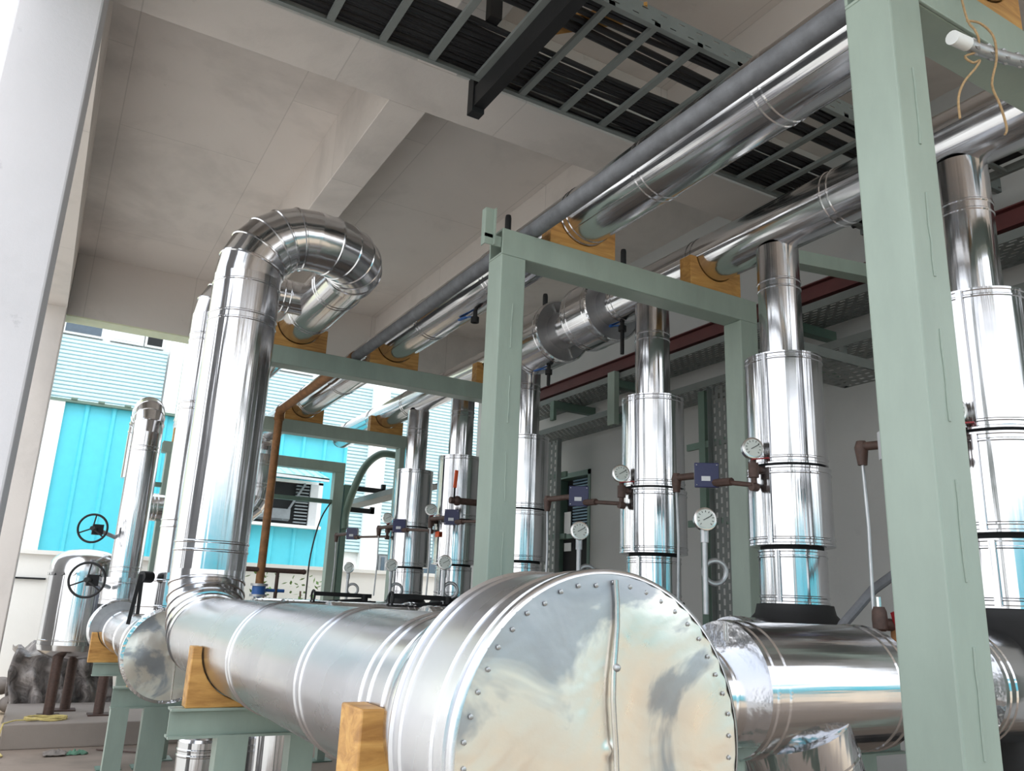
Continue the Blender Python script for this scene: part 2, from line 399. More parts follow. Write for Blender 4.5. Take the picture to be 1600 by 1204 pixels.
MB().box(16.4, 16.46, 3.3, 4.98, 3.93, 4.0).build('canopy_fascia', M['lgrey'], shed, smooth=False)

bld = thing('louvred_building', 'tall pale blue louvred building in daylight beyond the shed', 'building', (27, 8, 0))
def louvre(mb, x, r0, r1, z0, z1, pitch=0.115, dep=0.06):
    z = z0
    vs_ = []
    while z < z1:
        vs_ += [(x-dep, z), (x-dep, z+pitch*0.62), (x, z+pitch*0.72)]; z += pitch
    a = [mb.bm.verts.new(P(px, r0, pz)) for px, pz in vs_]; b = [mb.bm.verts.new(P(px, r1, pz)) for px, pz in vs_]
    for k in range(len(a)-1): mb.bm.faces.new((a[k], a[k+1], b[k+1], b[k]))
    return mb
for (r0, r1) in ((-6, -0.6), (-0.5, 2.45), (3.2, 9.1), (9.75, 18.5)): louvre(MB(), 26.0, r0, r1, 3.1, 8.68).build('louvre_panel', M['pale'], bld, smooth=False)
MB().box(26.1, 34, -6, 18.5, 0, 11.5).build('wall', M['white'], bld, smooth=False)
for (r0, r1) in ((2.5, 3.15), (9.1, 9.7), (-0.62, -0.5)): MB().box(25.8, 26.1, r0, r1, 0, 11.5).build('pilaster', M['white'], bld, smooth=False)
for (r0, r1, mt) in ((-0.45, 0.62, 'glass'), (0.82, 1.72, 'lgrey'), (1.76, 2.3, 'dark'), (3.3, 4.9, 'glass'), (5.1, 7.0, 'lgrey')):
    w_ = MB().box(25.92, 26.12, r0, r1, 8.75, 9.6).build('window_frame', M['white'], bld, smooth=False)
    sub(MB().box(25.9, 26.0, r0+0.06, r1-0.06, 8.81, 9.5), 'pane', M[mt], w_, None, smooth=False)
for (r0, r1) in ((9.8, 10.4), (10.9, 12.6), (13, 14.6), (-0.5, 0.2)):
    w_ = MB().box(25.92, 26.12, r0, r1, 1.9, 3.05).build('window_frame', M['grime'], bld, smooth=False)
    sub(MB().box(25.9, 26.0, r0+0.08, r1-0.4, 1.98, 3.0), 'pane', M['glass'], w_, None, smooth=False)
# buildings the camera has behind it and to its left: only their reflections are seen
b2 = thing('cyan_warehouse', 'cyan sheet metal warehouse across the yard, seen mirrored in the silver cladding', 'building', (-19, 0, 0))
corrugated(MB(), 0, -45, 14, 0, 4.6, 0.4, 0.06, 0.05).box(0.05, 6, -45, 14, 0, 4.5).build('ribbed_wall', M['cyan'], b2, smooth=False)
MB().box(-0.2, 6.2, -45.2, 14.2, 4.6, 4.75).build('roof_band', M['white'], b2, smooth=False)
MB().box(-0.15, -0.02, -45, 14, 0, 0.5).build('base_kerb', M['dark'], b2, smooth=False)
b2.rotation_euler = (0, 0, PI); b2.location = P(-19, 0, 0)
for ch in children(b2): ch.matrix_parent_inverse = Matrix.Identity(4)
b3 = thing('cream_neighbour_building', 'cream painted building in daylight beyond the tall left column', 'building', (40, -9, 0))
MB().box(30, 50, -14, -4.0, 0, 32).build('wall', M['cream'], b3, smooth=False)

# ------------------------------------------------------------------ rack frames
RL, RR_ = 1.885, 3.63           # left faces of the left and right posts
FX = [1.2, 3.52, 6.40, 9.18, 11.7]
FN = ['nearest the camera, crossing the right of the view', 'second from the camera, with a bracket on its corner', 'third from the camera, seen left of the tall centre post', 'fourth from the camera, with the rusty pipe in front', 'farthest from the camera, framing the cyan shed']
def channel_beam(mb, x, r0, r1, z0, z1, w=0.15, t=0.012):
    mb.box(x, x+t, r0, r1, z0, z1); mb.box(x+t, x+w, r0, r1, z1-t, z1); mb.box(x+t, x+w, r0, r1, z0, z0+t); mb.box(x+w-t, x+w, r0, r1, z0+t, z1-t)
    return mb
frames = []
for k, x in enumerate(FX):
    f = thing('pipe_rack_frame', 'sea green steel rack frame, '+FN[k], 'frame', (x, 2.7, 0), 'green steel pipe rack frames'); frames.append(f)
    for r0 in ((RL if k < 2 else (1.2 if k == 2 else 1.28)), RR_):
        pm = MB().box(x, x+0.15, r0, r0+0.15, 0.012, 3.42)
        po = pm.build('post', M['green'], f, smooth=False, bevel=0.006)
        if k < 4:
            rc = r0+0.078; z = 0.1
            pts = []
            while z < 3.4:
                pts.append(P(x-0.001, rc + random.uniform(-0.003, 0.003), z)); z += 0.05
            for q in range(0, len(pts)-6, 8): sub(MB().tube(pts[q:q+6], 0.004, 6), 'weld_bead', M['green'], po, f)
        MB().box(x-0.05, x+0.2, r0-0.05, r0+0.2, 0, 0.012).build('base_plate', M['green'], f, smooth=False)
    z1 = 3.571
    rl = {0: RL, 1: RL, 2: 1.2, 3: 1.28, 4: 1.22}[k]
    channel_beam(MB(), x, rl, RR_+0.15, 3.42, z1).build('beam', M['green'], f, smooth=False, bevel=0.004)
MB().box(3.535, 3.54, 1.785, 1.885, 3.46, 3.52).box(3.535, 3.54, 1.785, 1.84, 3.50, 3.67).box(3.54, 3.58, 1.785, 1.79, 3.46, 3.67).box(3.515, 3.535, 1.833, 1.84, 3.46, 3.67).build('bracket', M['green'], frames[1], smooth=False)
# diagonal/side members of the last frame
MB().box(11.7, 11.8, 3.8, 3.88, 0, 3.25).build('side_post', M['dkgreen'], frames[4], smooth=False)
for z0, r1 in ((3.18, 4.45), (2.86, 4.3)):
    MB().box(11.72, 11.78, 3.88, r1, z0, z0+0.07).box(11.72, 11.78, r1-0.06, r1, z0, z0+0.14 if z0 > 3 else z0+0.1).build('bracket_arm', M['black'], frames[4], smooth=False)
MB().box(11.72, 11.78, 1.2, 3.63, 2.95, 3.01).build('cross_rail', M['dkgreen'], frames[4], smooth=False)

# ------------------------------------------------------------------ wooden saddles
def saddle(x, r, zb, zc, Rp, half, top, label, t=0.08):
    pts = [P(x, r-half, zb), P(x, r-half, top)]
    th0 = math.asin(max(-1, min(1, (top-zc)/(Rp+0.004)))); a0 = PI - th0; a1 = 2*PI + th0
    rr = Rp+0.004
    for k in range(21):
        a = a0 + (a1-a0)*k/20; pts.append(P(x, r + rr*math.cos(a), zc + rr*math.sin(a)))
    pts += [P(x, r+half, top), P(x, r+half, zb)]
    o = MB().prism(pts, P(t, 0, 0)).build('wooden_saddle', M['wood'], None, angle=50, bevel=0.004)
    return tag(o, label, 'saddle', 'wooden pipe saddles')
PX = dict(p0=(1.57, 3.80, 0.185), a1=(2.42, 3.787, 0.17), p2=(3.44, 3.80, 0.157))
def sad(key, k, label, x=None):
    r, z, R = PX[key]; xx = FX[k] if x is None else x
    return saddle(xx+0.01, r, 3.571, z, R, R+0.055, z-0.03, label, 0.10)
sad('a1', 0, 'yellow wooden saddle at the top right corner on the nearest green beam')
sad('a1', 1, 'wooden saddle on the second green beam cradling the big overhead silver pipe')
sad('p2', 1, 'wooden saddle at the right end of the second green beam under the drop pipe line')
sad('p0', 2, 'wooden saddle under the silver swan neck pipe on the third green beam')
sad('a1', 2, 'wooden saddle on the third green beam beside the grey iron pipe')
sad('p2', 2, 'narrow wooden saddle on the third green beam close to the tall centre post')
sad('a1', 3, 'wooden saddle on the fourth green beam just right of the rusty pipe')
sad('p2', 3, 'wooden saddle at the right end of the fourth green beam')
sad('p0', 4, 'wooden saddle on the farthest beam left of the tall swan neck riser')

# ------------------------------------------------------------------ overhead pipes
def overhead(key, x0, x1, name, label, beads, mat='clad_x', n=48, parts=True):
    r, z, R = PX[key]; t = thing(name, label, 'pipe', (x0, r, z))
    run(MB(), P(x0, r, z), P(x1, r, z), R, pair(beads), n).build('pipe_run', M[mat], t)
    return t
A1 = overhead('a1', -0.5, 10.75, 'overhead_pipe', 'large silver clad overhead pipe between the grey pipe and the cable tray', [1.6, 2.55, 3.35, 3.98, 5.0, 6.1, 7.2, 8.3, 9.4, 10.4])
mb = MB(); r, z, R = PX['a1']; elbow(mb, P(10.75, r, z-0.35), Z, X, 0.35, R, 5, 40, cap1=False)
mb.build('end_elbow', M['clad_e'], A1)
mb = MB(); run(mb, P(11.10, r, z-0.35), P(11.10, r, 2.95), R, pair([0.1, 0.4]), 40); mb.build('drop_leg', M['clad_z'], A1)
mb = MB(); elbow(mb, P(11.10, r-0.33, 2.95), RR, -Z, 0.33, R, 5, 40); mb.build('bottom_elbow', M['clad_e'], A1)
mb = MB(); run(mb, P(11.10, r-0.33, 2.62), P(11.10, 0.97, 2.62), R, pair([0.3, 0.9]), 40); mb.build('cross_run', M['clad_y'], A1)
# longitudinal lap seam
MB().tube([P(-0.4, r+R*math.cos(4.0), z+R*math.sin(4.0)), P(10.7, r+R*math.cos(4.0), z+R*math.sin(4.0))], 0.004, 6).build('lap_seam', M['steel'], A1)

P2 = overhead('p2', 1.4, 10.9, 'overhead_pipe', 'right hand silver clad overhead pipe that feeds the row of drop pipes', [0.7, 1.15, 2.2, 3.05, 4.8, 5.9, 7.0, 8.1, 9.0])
r, z, R = PX['p2']
MB().lathe(P(10.9, r, z), X, [(0, R), (0.05, R*0.97), (0.1, R*0.8), (0.14, R*0.45), (0.155, 0.01)], 40, False).build('end_cap', M['clad_e'], P2)
def flange_drum(x0, x1, r, z, R, root, name='valve_drum', face_seam=True):
    """insulated box around a flange; the camera side end has a folded seam"""
    prof = [(0, R-0.01), (0.004, R+0.004), (0.014, R+0.004), (0.018, R), (0.05, R), (0.055, R+0.004), (0.063, R+0.004), (0.068, R)]
    L = x1-x0; prof += [(L-0.068, R), (L-0.063, R+0.004), (L-0.055, R+0.004), (L-0.05, R), (L-0.018, R), (L-0.014, R+0.004), (L-0.004, R+0.004), (L, R-0.01)]
    d = MB().lathe(P(x0, r, z), X, prof, 56, False, True).build(name, M['clad_x'], root)
    MB().lathe(P(x0+0.002, r, z), X, [(0, R-0.012), (0.004, R-0.012)], 56).build('drum_face', M['dull'], root)
    if face_seam:
        sub(MB().bar(P(x0-0.003, r-0.1, z+R-0.05), P(x0-0.003, r+0.1, z-R+0.05), 0.006, 0.014, X), 'folded_seam', M['steel'], d, root, smooth=False)
    return d
flange_drum(5.30, 5.75, r, z, 0.26, P2); flange_drum(4.62, 4.95, r, z, 0.26, P2)
for x in (5.15,): MB().cyl(P(4.95, r, z), P(5.30, r, z), 0.12, 32).build('valve_body', M['dark'], P2)
def vent(x, r, z0, z1, label):
    o = MB().lathe(P(x, r, z0), Z, [(0, 0.018), (0.02, 0.018), (0.03, 0.022), (z1-z0-0.02, 0.022), (z1-z0, 0.018)], 14).build('vent_nipple', M['black'], None)
    return tag(o, label, 'vent', 'black vent stubs')
vent(4.45, 2.42, 3.95, 4.19, 'black vent stub on the big overhead pipe near the bracketed frame corner')
vent(5.59, 3.44, 4.05, 4.22, 'black vent stub on top of the left valve drum')
vent(4.49, 3.44, 3.94, 4.22, 'black vent stub rising behind the second green beam right of the drums')
def drain(x, r, zt, L, label, lev=-1):
    t = thing('drain_valve', label, 'valve', (x, r, zt), 'small drain valves under the overhead pipes')
    MB().cyl(P(x, r, zt+0.02), P(x, r, zt-0.05), 0.016, 12).cyl(P(x, r, zt-0.045), P(x, r, zt-0.085), 0.03, 14).cyl(P(x, r, zt-0.085), P(x, r, zt-0.06-L), 0.015, 12).build('body', M['black'], t)
    MB().bar(P(x, r, zt-0.04), P(x+0.10*1, r-0.02, zt-0.02), 0.018, 0.005).bar(P(x+0.10, r-0.02, zt-0.02), P(x+0.2, r-0.03, zt-0.015), 0.02, 0.012).build('lever', M['bluelever'], t, smooth=False)
drain(5.5, 3.44, 3.56, 0.12, 'black drain valve with blue lever under the left valve drum')
drain(4.5, 3.44, 3.66, 0.2, 'black drain valve with blue lever under the pipe right of the valve drums')
drain(4.88, 2.42, 3.62, 0.0, 'small blue lever valve under the big overhead pipe left of the centre post')

# the thin grey iron pipe and its rusty drop
gp = thing('iron_pipe', 'thin grey iron pipe running along the left of the big overhead pipe', 'pipe', (3, 2.09, 3.613))
MB().cyl(P(-0.5, 2.09, 3.617), P(6.5, 2.09, 3.617), 0.044, 24).build('grey_length', M['iron'], gp)
mb = MB(); mb.cyl(P(6.5, 2.09, 3.617), P(8.95, 2.09, 3.617), 0.044, 24); mb.lathe(P(6.47, 2.09, 3.617), X, [(0, 0.044), (0.01, 0.052), (0.06, 0.052), (0.07, 0.044)], 24, False, False)
elbow(mb, P(8.95, 2.09, 3.557), Z, X, 0.06, 0.044, 6, 24); mb.build('rusty_length', M['rust'], gp)
mb = MB(); mb.cyl(P(9.01, 2.09, 3.56), P(9.01, 2.09, 1.72), 0.044, 24); mb.lathe(P(9.01, 2.09, 3.58), -Z, [(0, 0.05), (0.07, 0.055), (0.08, 0.046)], 24); mb.build('rusty_drop', M['rust'], gp)
wv = thing('wafer_valve', 'blue wafer valve with long black handle at the foot of the rusty pipe', 'valve', (9.01, 2.09, 1.55))
MB().cyl(P(9.01, 2.09, 1.70), P(9.01, 2.09, 1.725), 0.09, 28).cyl(P(9.01, 2.09, 1.59), P(9.01, 2.09, 1.615), 0.09, 28).build('flange', M['galv'], wv)
MB().cyl(P(9.01, 2.09, 1.615), P(9.01, 2.09, 1.70), 0.07, 28).cyl(P(9.01, 2.14, 1.66), P(9.01, 2.36, 1.66), 0.018, 12).cyl(P(9.01, 2.09, 1.2), P(9.01, 2.09, 1.59), 0.044, 20).build('body', M['bluelever'], wv)
MB().cyl(P(9.01, 2.27, 1.45), P(9.01, 2.27, 1.87), 0.02, 12).cyl(P(9.0, 1.93, 1.87), P(9.0, 2.55, 1.87), 0.026, 14).ball(P(9.0, 2.55, 1.87), 0.03).build('handle', M['brown'], wv)

# ------------------------------------------------------------------ lower header with riser and swan neck
HR, HZ, HRad = 0.83, 1.385, 0.195
hd = thing('header_pipe', 'fat silver header pipe ending in the big round drum at the front', 'header pipe', (1.2, HR, HZ))
XR = 4.80
mb = MB(); run(mb, P(1.55, HR, HZ), P(XR-0.34, HR, HZ), HRad, pair([0.13, 0.62, 1.5], 0.05)+[0.05], 72, False, False); mb.build('pipe_run', M['clad_dull'], hd)
R = 0.285; x0, x1 = 1.16, 1.41; DR, DZ = 0.865, 1.378
prof = [(0.0, R-0.002), (0.001, R+0.003), (0.004, R+0.006), (0.012, R+0.007), (0.016, R), (0.028, R), (0.03, R+0.005), (0.036, R+0.005), (0.04, R), (0.075, R), (0.079, R+0.004), (0.084, R+0.004), (0.088, R),
        (0.20, R), (0.204, R+0.004), (0.209, R+0.004), (0.213, R), (0.238, R), (0.242, R+0.006), (0.25, R+0.004), (0.252, R-0.01)]
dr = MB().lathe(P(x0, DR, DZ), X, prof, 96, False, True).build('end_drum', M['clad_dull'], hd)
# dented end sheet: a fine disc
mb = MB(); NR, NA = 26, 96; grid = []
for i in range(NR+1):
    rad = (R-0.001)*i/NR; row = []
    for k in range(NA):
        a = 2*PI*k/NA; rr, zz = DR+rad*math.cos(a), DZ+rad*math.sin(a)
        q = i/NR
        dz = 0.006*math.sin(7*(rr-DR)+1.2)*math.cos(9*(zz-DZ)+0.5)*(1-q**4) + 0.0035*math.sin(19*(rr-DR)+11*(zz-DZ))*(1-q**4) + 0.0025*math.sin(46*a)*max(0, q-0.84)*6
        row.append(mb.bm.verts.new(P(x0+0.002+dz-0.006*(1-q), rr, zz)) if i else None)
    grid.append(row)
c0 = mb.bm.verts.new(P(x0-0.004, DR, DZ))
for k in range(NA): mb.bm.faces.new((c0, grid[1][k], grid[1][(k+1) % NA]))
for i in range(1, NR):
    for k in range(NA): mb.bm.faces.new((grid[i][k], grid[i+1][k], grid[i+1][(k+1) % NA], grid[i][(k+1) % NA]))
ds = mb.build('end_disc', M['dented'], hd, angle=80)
for k in range(46):
    a = 2*PI*k/46+0.05; q = R-0.018+random.uniform(-0.003, 0.003); sub(MB().ball(P(x0-0.001, DR+q*math.cos(a), DZ+q*math.sin(a)), 0.0045, (0.5, 1, 1), 1), 'rivet', M['galv'], ds, hd)
mb = MB(); mb.tube([P(x0-0.008, DR+0.004+0.004*math.sin(k), DZ+R-0.012-k*(2*R-0.03)/14) for k in range(15)], 0.0045, 8)
sub(mb, 'seam_strip', M['steel'], ds, hd)
sub(MB().ball(P(x0-0.012, DR+0.004, DZ+0.13), 0.007), 'screw', M['galv'], ds, hd)
mb = MB(); mb.lathe(P(1.41, HR, HZ), X, [(0, 0.235), (0.01, 0.24), (0.10, 0.225), (0.11, 0.2), (0.16, 0.196)], 64, False, False); mb.build('drum_collar', M['clad_e'], hd)
# near saddle with its tall horn
saddle(1.56, HR, 1.155, HZ, HRad, 0.25, HZ+0.015, 'tall yellow wooden saddle at the front under the header pipe beside the big drum', 0.12)
saddle(3.55, HR, 1.165, HZ, HRad, 0.235, HZ+0.01, 'yellow wooden saddle under the header pipe below the swan neck riser', 0.09)

rs = thing('riser_pipe', 'tall silver riser with swan neck bending over onto the rack', 'riser pipe', (XR, HR, HZ))
mb = MB(); elbow(mb, P(XR-0.34, HR, HZ+0.34), -Z, X, 0.34, HRad, 7, 64); mb.build('bottom_elbow', M['clad_e'], rs)
ZT = 3.80
mb = MB(); run(mb, P(XR, HR, HZ+0.34), P(XR, HR, ZT-0.36), HRad, pair([0.1, 1.42, 1.66])+[0.0], 64, False, False); mb.build('riser', M['clad_z'], rs)
mb = MB(); elbow(mb, P(XR, HR+0.36, ZT-0.36), -RR, Z, 0.36, HRad, 6, 64); 
run(mb, P(XR, HR+0.36, ZT), P(XR, 1.57-0.36, ZT), HRad, [], 64, False, False) if 1.57-0.36 > HR+0.37 else None
mb.build('upper_bend', M['clad_e'], rs)
mb = MB(); elbow(mb, P(XR+0.36, 1.57-0.36, ZT), -X, RR, 0.36, 0.19, 0+6, 64)
mb.bm.free(); mb = MB()
# turn from +r to +x : starts at (XR, 1.57-.36) heading +r, ends at (XR+.36, 1.57) heading +x
elbow(mb, P(XR+0.36, 1.57-0.36, ZT), -X, RR, 0.36, HRad-0.003, 6, 64); mb.build('return_bend', M['clad_e'], rs)
mb = MB(); run(mb, P(XR+0.36, 1.57, ZT), P(12.1, 1.57, ZT), 0.185, pair([0.25, 0.9, 2.0, 3.1, 4.2, 5.3, 6.4]), 48, False, False); mb.build('overhead_run', M['clad_x'], rs)
mb = MB(); elbow(mb, P(12.1, 1.57, ZT+0.3), -Z, X, 0.3, 0.185, 5, 40); run(mb, P(12.4, 1.57, ZT+0.3), P(12.4, 1.57, 7.5), 0.185, pair([0.08, 1.0, 2.0]), 40, False, True); mb.build('outdoor_riser', M['clad_z'], rs)

# ------------------------------------------------------------------ second header with two risers
H2R, H2Z, x2 = 0.80, 1.235, 5.5
h2 = thing('header_pipe', 'second silver header pipe behind the riser, with dented round end disc', 'header pipe', (x2, H2R, H2Z))
mb = MB(); run(mb, P(x2+0.2, H2R, H2Z), P(9.9, H2R, H2Z), 0.185, pair([0.9, 1.5, 2.6, 3.7]), 48, False, True); mb.build('pipe_run', M['clad_x'], h2)
R = 0.275
MB().lathe(P(x2, H2R, H2Z), X, [(0, R-0.012), (0.002, R+0.006), (0.012, R+0.006), (0.016, R), (0.05, R), (0.055, R+0.004), (0.06, R), (0.2, R), (0.22, 0.19)], 64, False, True).build('end_drum', M['clad_x'], h2)
mb = MB(); grid = []
for i in range(1, 15):
    rad = (R-0.006)*i/14
    grid.append([mb.bm.verts.new(P(x2+0.002+0.012*math.sin(9*rad*math.cos(2*PI*k/64)+0.4)*math.cos(12*rad*math.sin(2*PI*k/64))*(1-(i/14)**4), H2R+rad*math.cos(2*PI*k/64), H2Z+rad*math.sin(2*PI*k/64))) for k in range(64)])
c0 = mb.bm.verts.new(P(x2, H2R, H2Z))
for k in range(64): mb.bm.faces.new((c0, grid[0][k], grid[0][(k+1) % 64]))
for i in range(13):
    for k in range(64): mb.bm.faces.new((grid[i][k], grid[i+1][k], grid[i+1][(k+1) % 64], grid[i][(k+1) % 64]))
ds2 = mb.build('end_disc', M['dented'], h2, angle=80)
sub(MB().tube([P(x2-0.006, H2R+0.03, H2Z-0.02), P(x2-0.006, H2R+0.035, H2Z-R+0.02)], 0.004, 6), 'seam_strip', M['steel'], ds2, h2)
mb = MB(); flange_drum(8.95, 9.15, H2R, H2Z, 0.27, h2, 'flange_drum', False)

def small_riser(x, R, Rb, label, kind):
    t = thing('riser_pipe', label, 'riser pipe', (x, H2R, H2Z))
    mb = MB(); run(mb, P(x, H2R, 1.46), P(x, H2R, 1.72), Rb, [0.02, 0.05, 0.21, 0.24], 40); mb.build('flange_cover', M['clad_z'], t)
    MB().cyl(P(x, H2R, H2Z+0.1), P(x, H2R, 1.46), R+0.02, 32).build('neck', M['iron'], t)
    if kind == 'far':
        run(MB(), P(x, H2R, 1.72), P(x, H2R, 3.22), R, pair([0.06, 1.3]), 40, False, False).build('riser', M['clad_z'], t)
        mb = MB(); elbow(mb, P(x+0.3, H2R, 3.22), -X, Z, 0.3, R, 5, 40, a1=90); mb.build('top_elbow', M['clad_e'], t)
        mb = MB(); elbow(mb, P(x+0.3, H2R, 3.22), Z, X, 0.3, R, 5, 40); run(mb, P(x+0.6, H2R, 3.22), P(x+0.6, H2R, 2.8), R, [], 40, False, True); mb.build('return_bend', M['clad_e'], t)
    else:
        run(MB(), P(x, H2R, 1.72), P(x, H2R, ZT-0.28), R, pair([0.3, 1.1, 1.6]), 40, False, False).build('riser', M['clad_z'], t)
        mb = MB(); elbow(mb, P(x, H2R+0.28, ZT-0.28), -RR, Z, 0.28, R, 5, 40); mb.build('upper_bend', M['clad_e'], t)
        run(MB(), P(x, H2R+0.28, ZT), P(x, 1.5, ZT), R, pair([0.2]), 40, False, False).build('tee_run', M['clad_y'], t)
    return t
small_riser(5.88, 0.125, 0.2, 'slimmer silver riser half hidden behind the tall swan neck riser', 'mid')
small_riser(9.3, 0.15, 0.2, 'short silver riser with rounded elbow top at the far left', 'far')

# ------------------------------------------------------------------ header supports (green)
def support(x, r0, r1, zt, legs, label, h=0.11, w=0.09):
    t = thing('pipe_support', label, 'support', (x, (r0+r1)/2, 0), 'green steel pipe supports')
    mb = MB(); mb.box(x+0.03, x+0.04, r0, r1, zt-h, zt).box(x, x+w, r0, r1, zt-0.009, zt).box(x, x+w, r0, r1, zt-h, zt-h+0.009); mb.build('beam', M['green'], t, smooth=False)
    for a, b_ in legs:
        MB().box(x, x+0.008, a, b_, 0.01, zt-h).box(x+0.008, x+w, a, a+0.008, 0.01, zt-h).box(x+0.008, x+w, b_-0.008, b_, 0.01, zt-h).build('leg', M['green'], t, smooth=False)
        MB().box(x-0.06, x+w+0.06, a-0.06, b_+0.06, 0, 0.012).build('base_plate', M['dkgreen'], t, smooth=False)
support(3.54, 0.545, 1.12, 1.165, [(0.73, 0.85), (1.02, 1.12)], 'green support under the header pipe saddle below the swan neck riser')
support(1.56, 0.56, 1.1, 1.155, [(0.72, 0.84)], 'green support under the tall front saddle beside the big drum')
support(6.5, 0.605, 1.08, 0.95, [(0.61, 0.725), (0.82, 0.985)], 'green two legged support under the dented end disc', 0.14)
support(8.86, 0.62, 1.3, 0.935, [(0.84, 0.93), (1.14, 1.26)], 'smaller green support at the far left in front of the tank legs', 0.12)
saddle(8.87, H2R, 0.935, H2Z, 0.185, 0.235, H2Z-0.03, 'small wooden saddle at the far left on the smaller green support', 0.07)
saddle(6.51, H2R, 0.95, H2Z, 0.185, 0.11, H2Z-0.15, 'wooden saddle mostly hidden behind the dented end disc', 0.07)
support(1.86, 1.72, 1.90, 1.24, [(1.78, 1.86)], 'pale green stub support at the lower edge right of the big drum', 0.1)
support(2.35, 2.75, 3.3, 1.22, [(3.0, 3.1)], 'green support low down behind the short strainer pipe beside the big right post', 0.15)
support(8.7, 2.72, 2.95, 0.6, [(2.80, 2.88)], 'thin green floor post seen below the header pipe')

# ------------------------------------------------------------------ pump branches, strainers, drop pipes
VX = [1.93, 3.03, 4.16, 5.85, 7.10, 8.22]
VN = ['at the right edge beyond the big green post', 'right of centre, gauge and blue box on its left', 'in the centre of the view under the rack beam', 'just right of the tall centre post', 'with an orange lever, left of the tall centre post', 'farthest left of the row']
r = 3.44
t = thing('drop_pipe', 'silver drop pipe with valve covers, '+VN[0], 'drop pipe', (VX[0], r, 1.6), 'stacked silver drop pipes')
x = VX[0]
mb = MB(); run(mb, P(x, r, 2.98), P(x, r, 3.665), 0.118, pair([0.42]), 40, False, False)
st = []
mb.build('pipe', M['clad_z'], t)
def cover(x, z0, z1, R, name, t):
    L = z1-z0
    mb = MB(); mb.lathe(P(x, r, z0), Z, [(0, R-0.012), (0.003, R+0.003), (0.012, R+0.003), (0.016, R), (0.03, R), (0.034, R+0.004), (0.04, R+0.004), (0.044, R), (L-0.044, R), (L-0.04, R+0.004), (L-0.034, R+0.004), (L-0.03, R), (L-0.016, R), (L-0.012, R+0.003), (L-0.003, R+0.003), (L, R-0.012)], 48)
    o = mb.build(name, M['clad_z'], t)
    sub(MB().bar(P(x-0.05, r-math.sqrt(R*R-0.0025)-0.003, z0+0.01), P(x-0.05, r-math.sqrt(R*R-0.0025)-0.003, z1-0.01), 0.03, 0.006, RR), 'lap_seam', M['clad_z'], o, t, smooth=False)
cover(x, 2.375, 2.99, 0.205, 'upper_cover', t); cover(x, 1.955, 2.365, 0.215, 'middle_cover', t); cover(x, 1.665, 1.94, 0.172, 'lower_cover', t)
MB().cyl(P(x, r, 1.94), P(x, r, 1.955), 0.16, 32).build('gap_ring', M['dark'], t)
MB().cyl(P(x, r, 2.365), P(x, r, 2.375), 0.19, 32).build('gap_ring', M['dark'], t)
drops = [t]
for k in range(1, 6): drops.append(dup(t, (VX[k]-x, 0, 0), 'silver drop pipe with valve covers, '+VN[k]))
# pumps' black reducers and insulated casings under the drops
PN = ['behind the big green post at the right edge', 'under the drop pipe right of centre', 'under the centre drop pipe', 'under the drop pipe right of the centre post', 'under the orange lever drop pipe', 'under the farthest drop pipe']
t = thing('pump', 'black and silver pump casing '+PN[0], 'pump', (x, r, 0), 'pumps under the drop pipes')
MB().lathe(P(x, r, 1.32), Z, [(0, 0.30), (0.20, 0.29), (0.30, 0.2), (0.345, 0.19)], 40).build('reducer', M['black'], t)
mb = MB(); run(mb, P(x, 2.98, 1.385), P(x, 3.62, 1.385), 0.21, [0.03, 0.07, 0.55], 48); mb.build('casing_cover', M['clad_y'], t)
MB().box(x-0.18, x+0.18, 3.1, 3.7, 0, 0.35).build('plinth_block', M['plinth'], t, smooth=False)
MB().cyl(P(x, 3.40, 0.35), P(x, 3.40, 1.2), 0.14, 32).build('stand', M['black'], t)
for k in range(1, 6): dup(t, (VX[k]-x, 0, 0), 'black and silver pump casing '+PN[k])
SN = ['in front, right of the big drum', 'second of the row, right behind the front strainer', 'third, behind the big drum', 'with lever behind the header, right one of two', 'with lever behind the header, left one of two', 'farthest behind the header']
t = thing('strainer_pipe', 'fat silver strainer branch '+SN[0], 'strainer', (x, 2.2, 1.385), 'silver strainer branches from header to pumps')
mb = MB(); run(mb, P(x, 1.86, 1.385), P(x, 2.52, 1.385), 0.198, [0.025, 0.075, 0.58, 0.63], 64); o = mb.build('body', M['clad_y'], t)
sub(MB().bar(P(x-0.02, 1.856, 1.385+0.19), P(x-0.02, 1.856, 1.385+0.14), 0.006, 0.008), 'end_seam', M['steel'], o, t, smooth=False)
mb = MB(); run(mb, P(x, 1.0, 1.385), P(x, 1.87, 1.36), 0.145, [0.55, 0.62, 0.7, 0.78], 48, False, False); mb.build('inlet', M['clad_e'], t)
mb = MB(); run(mb, P(x, 2.5, 1.385), P(x, 3.0, 1.385), 0.12, [0.1], 40, False, False); mb.build('outlet', M['clad_y'], t)
mb = MB(); run(mb, P(x-0.03, 2.12, 1.27), P(x-0.03, 2.30, 0.82), 0.17, [0.10, 0.42], 48, True, True); mb.build('strainer_leg', M['clad_z'], t)
for k in range(1, 6):
    c = dup(t, (VX[k]-x, 0, 0), 'fat silver strainer branch '+SN[k])
LN = {2: 'hidden behind the big drum', 3: 'right one of two behind the header', 4: 'left one of two behind the header'}
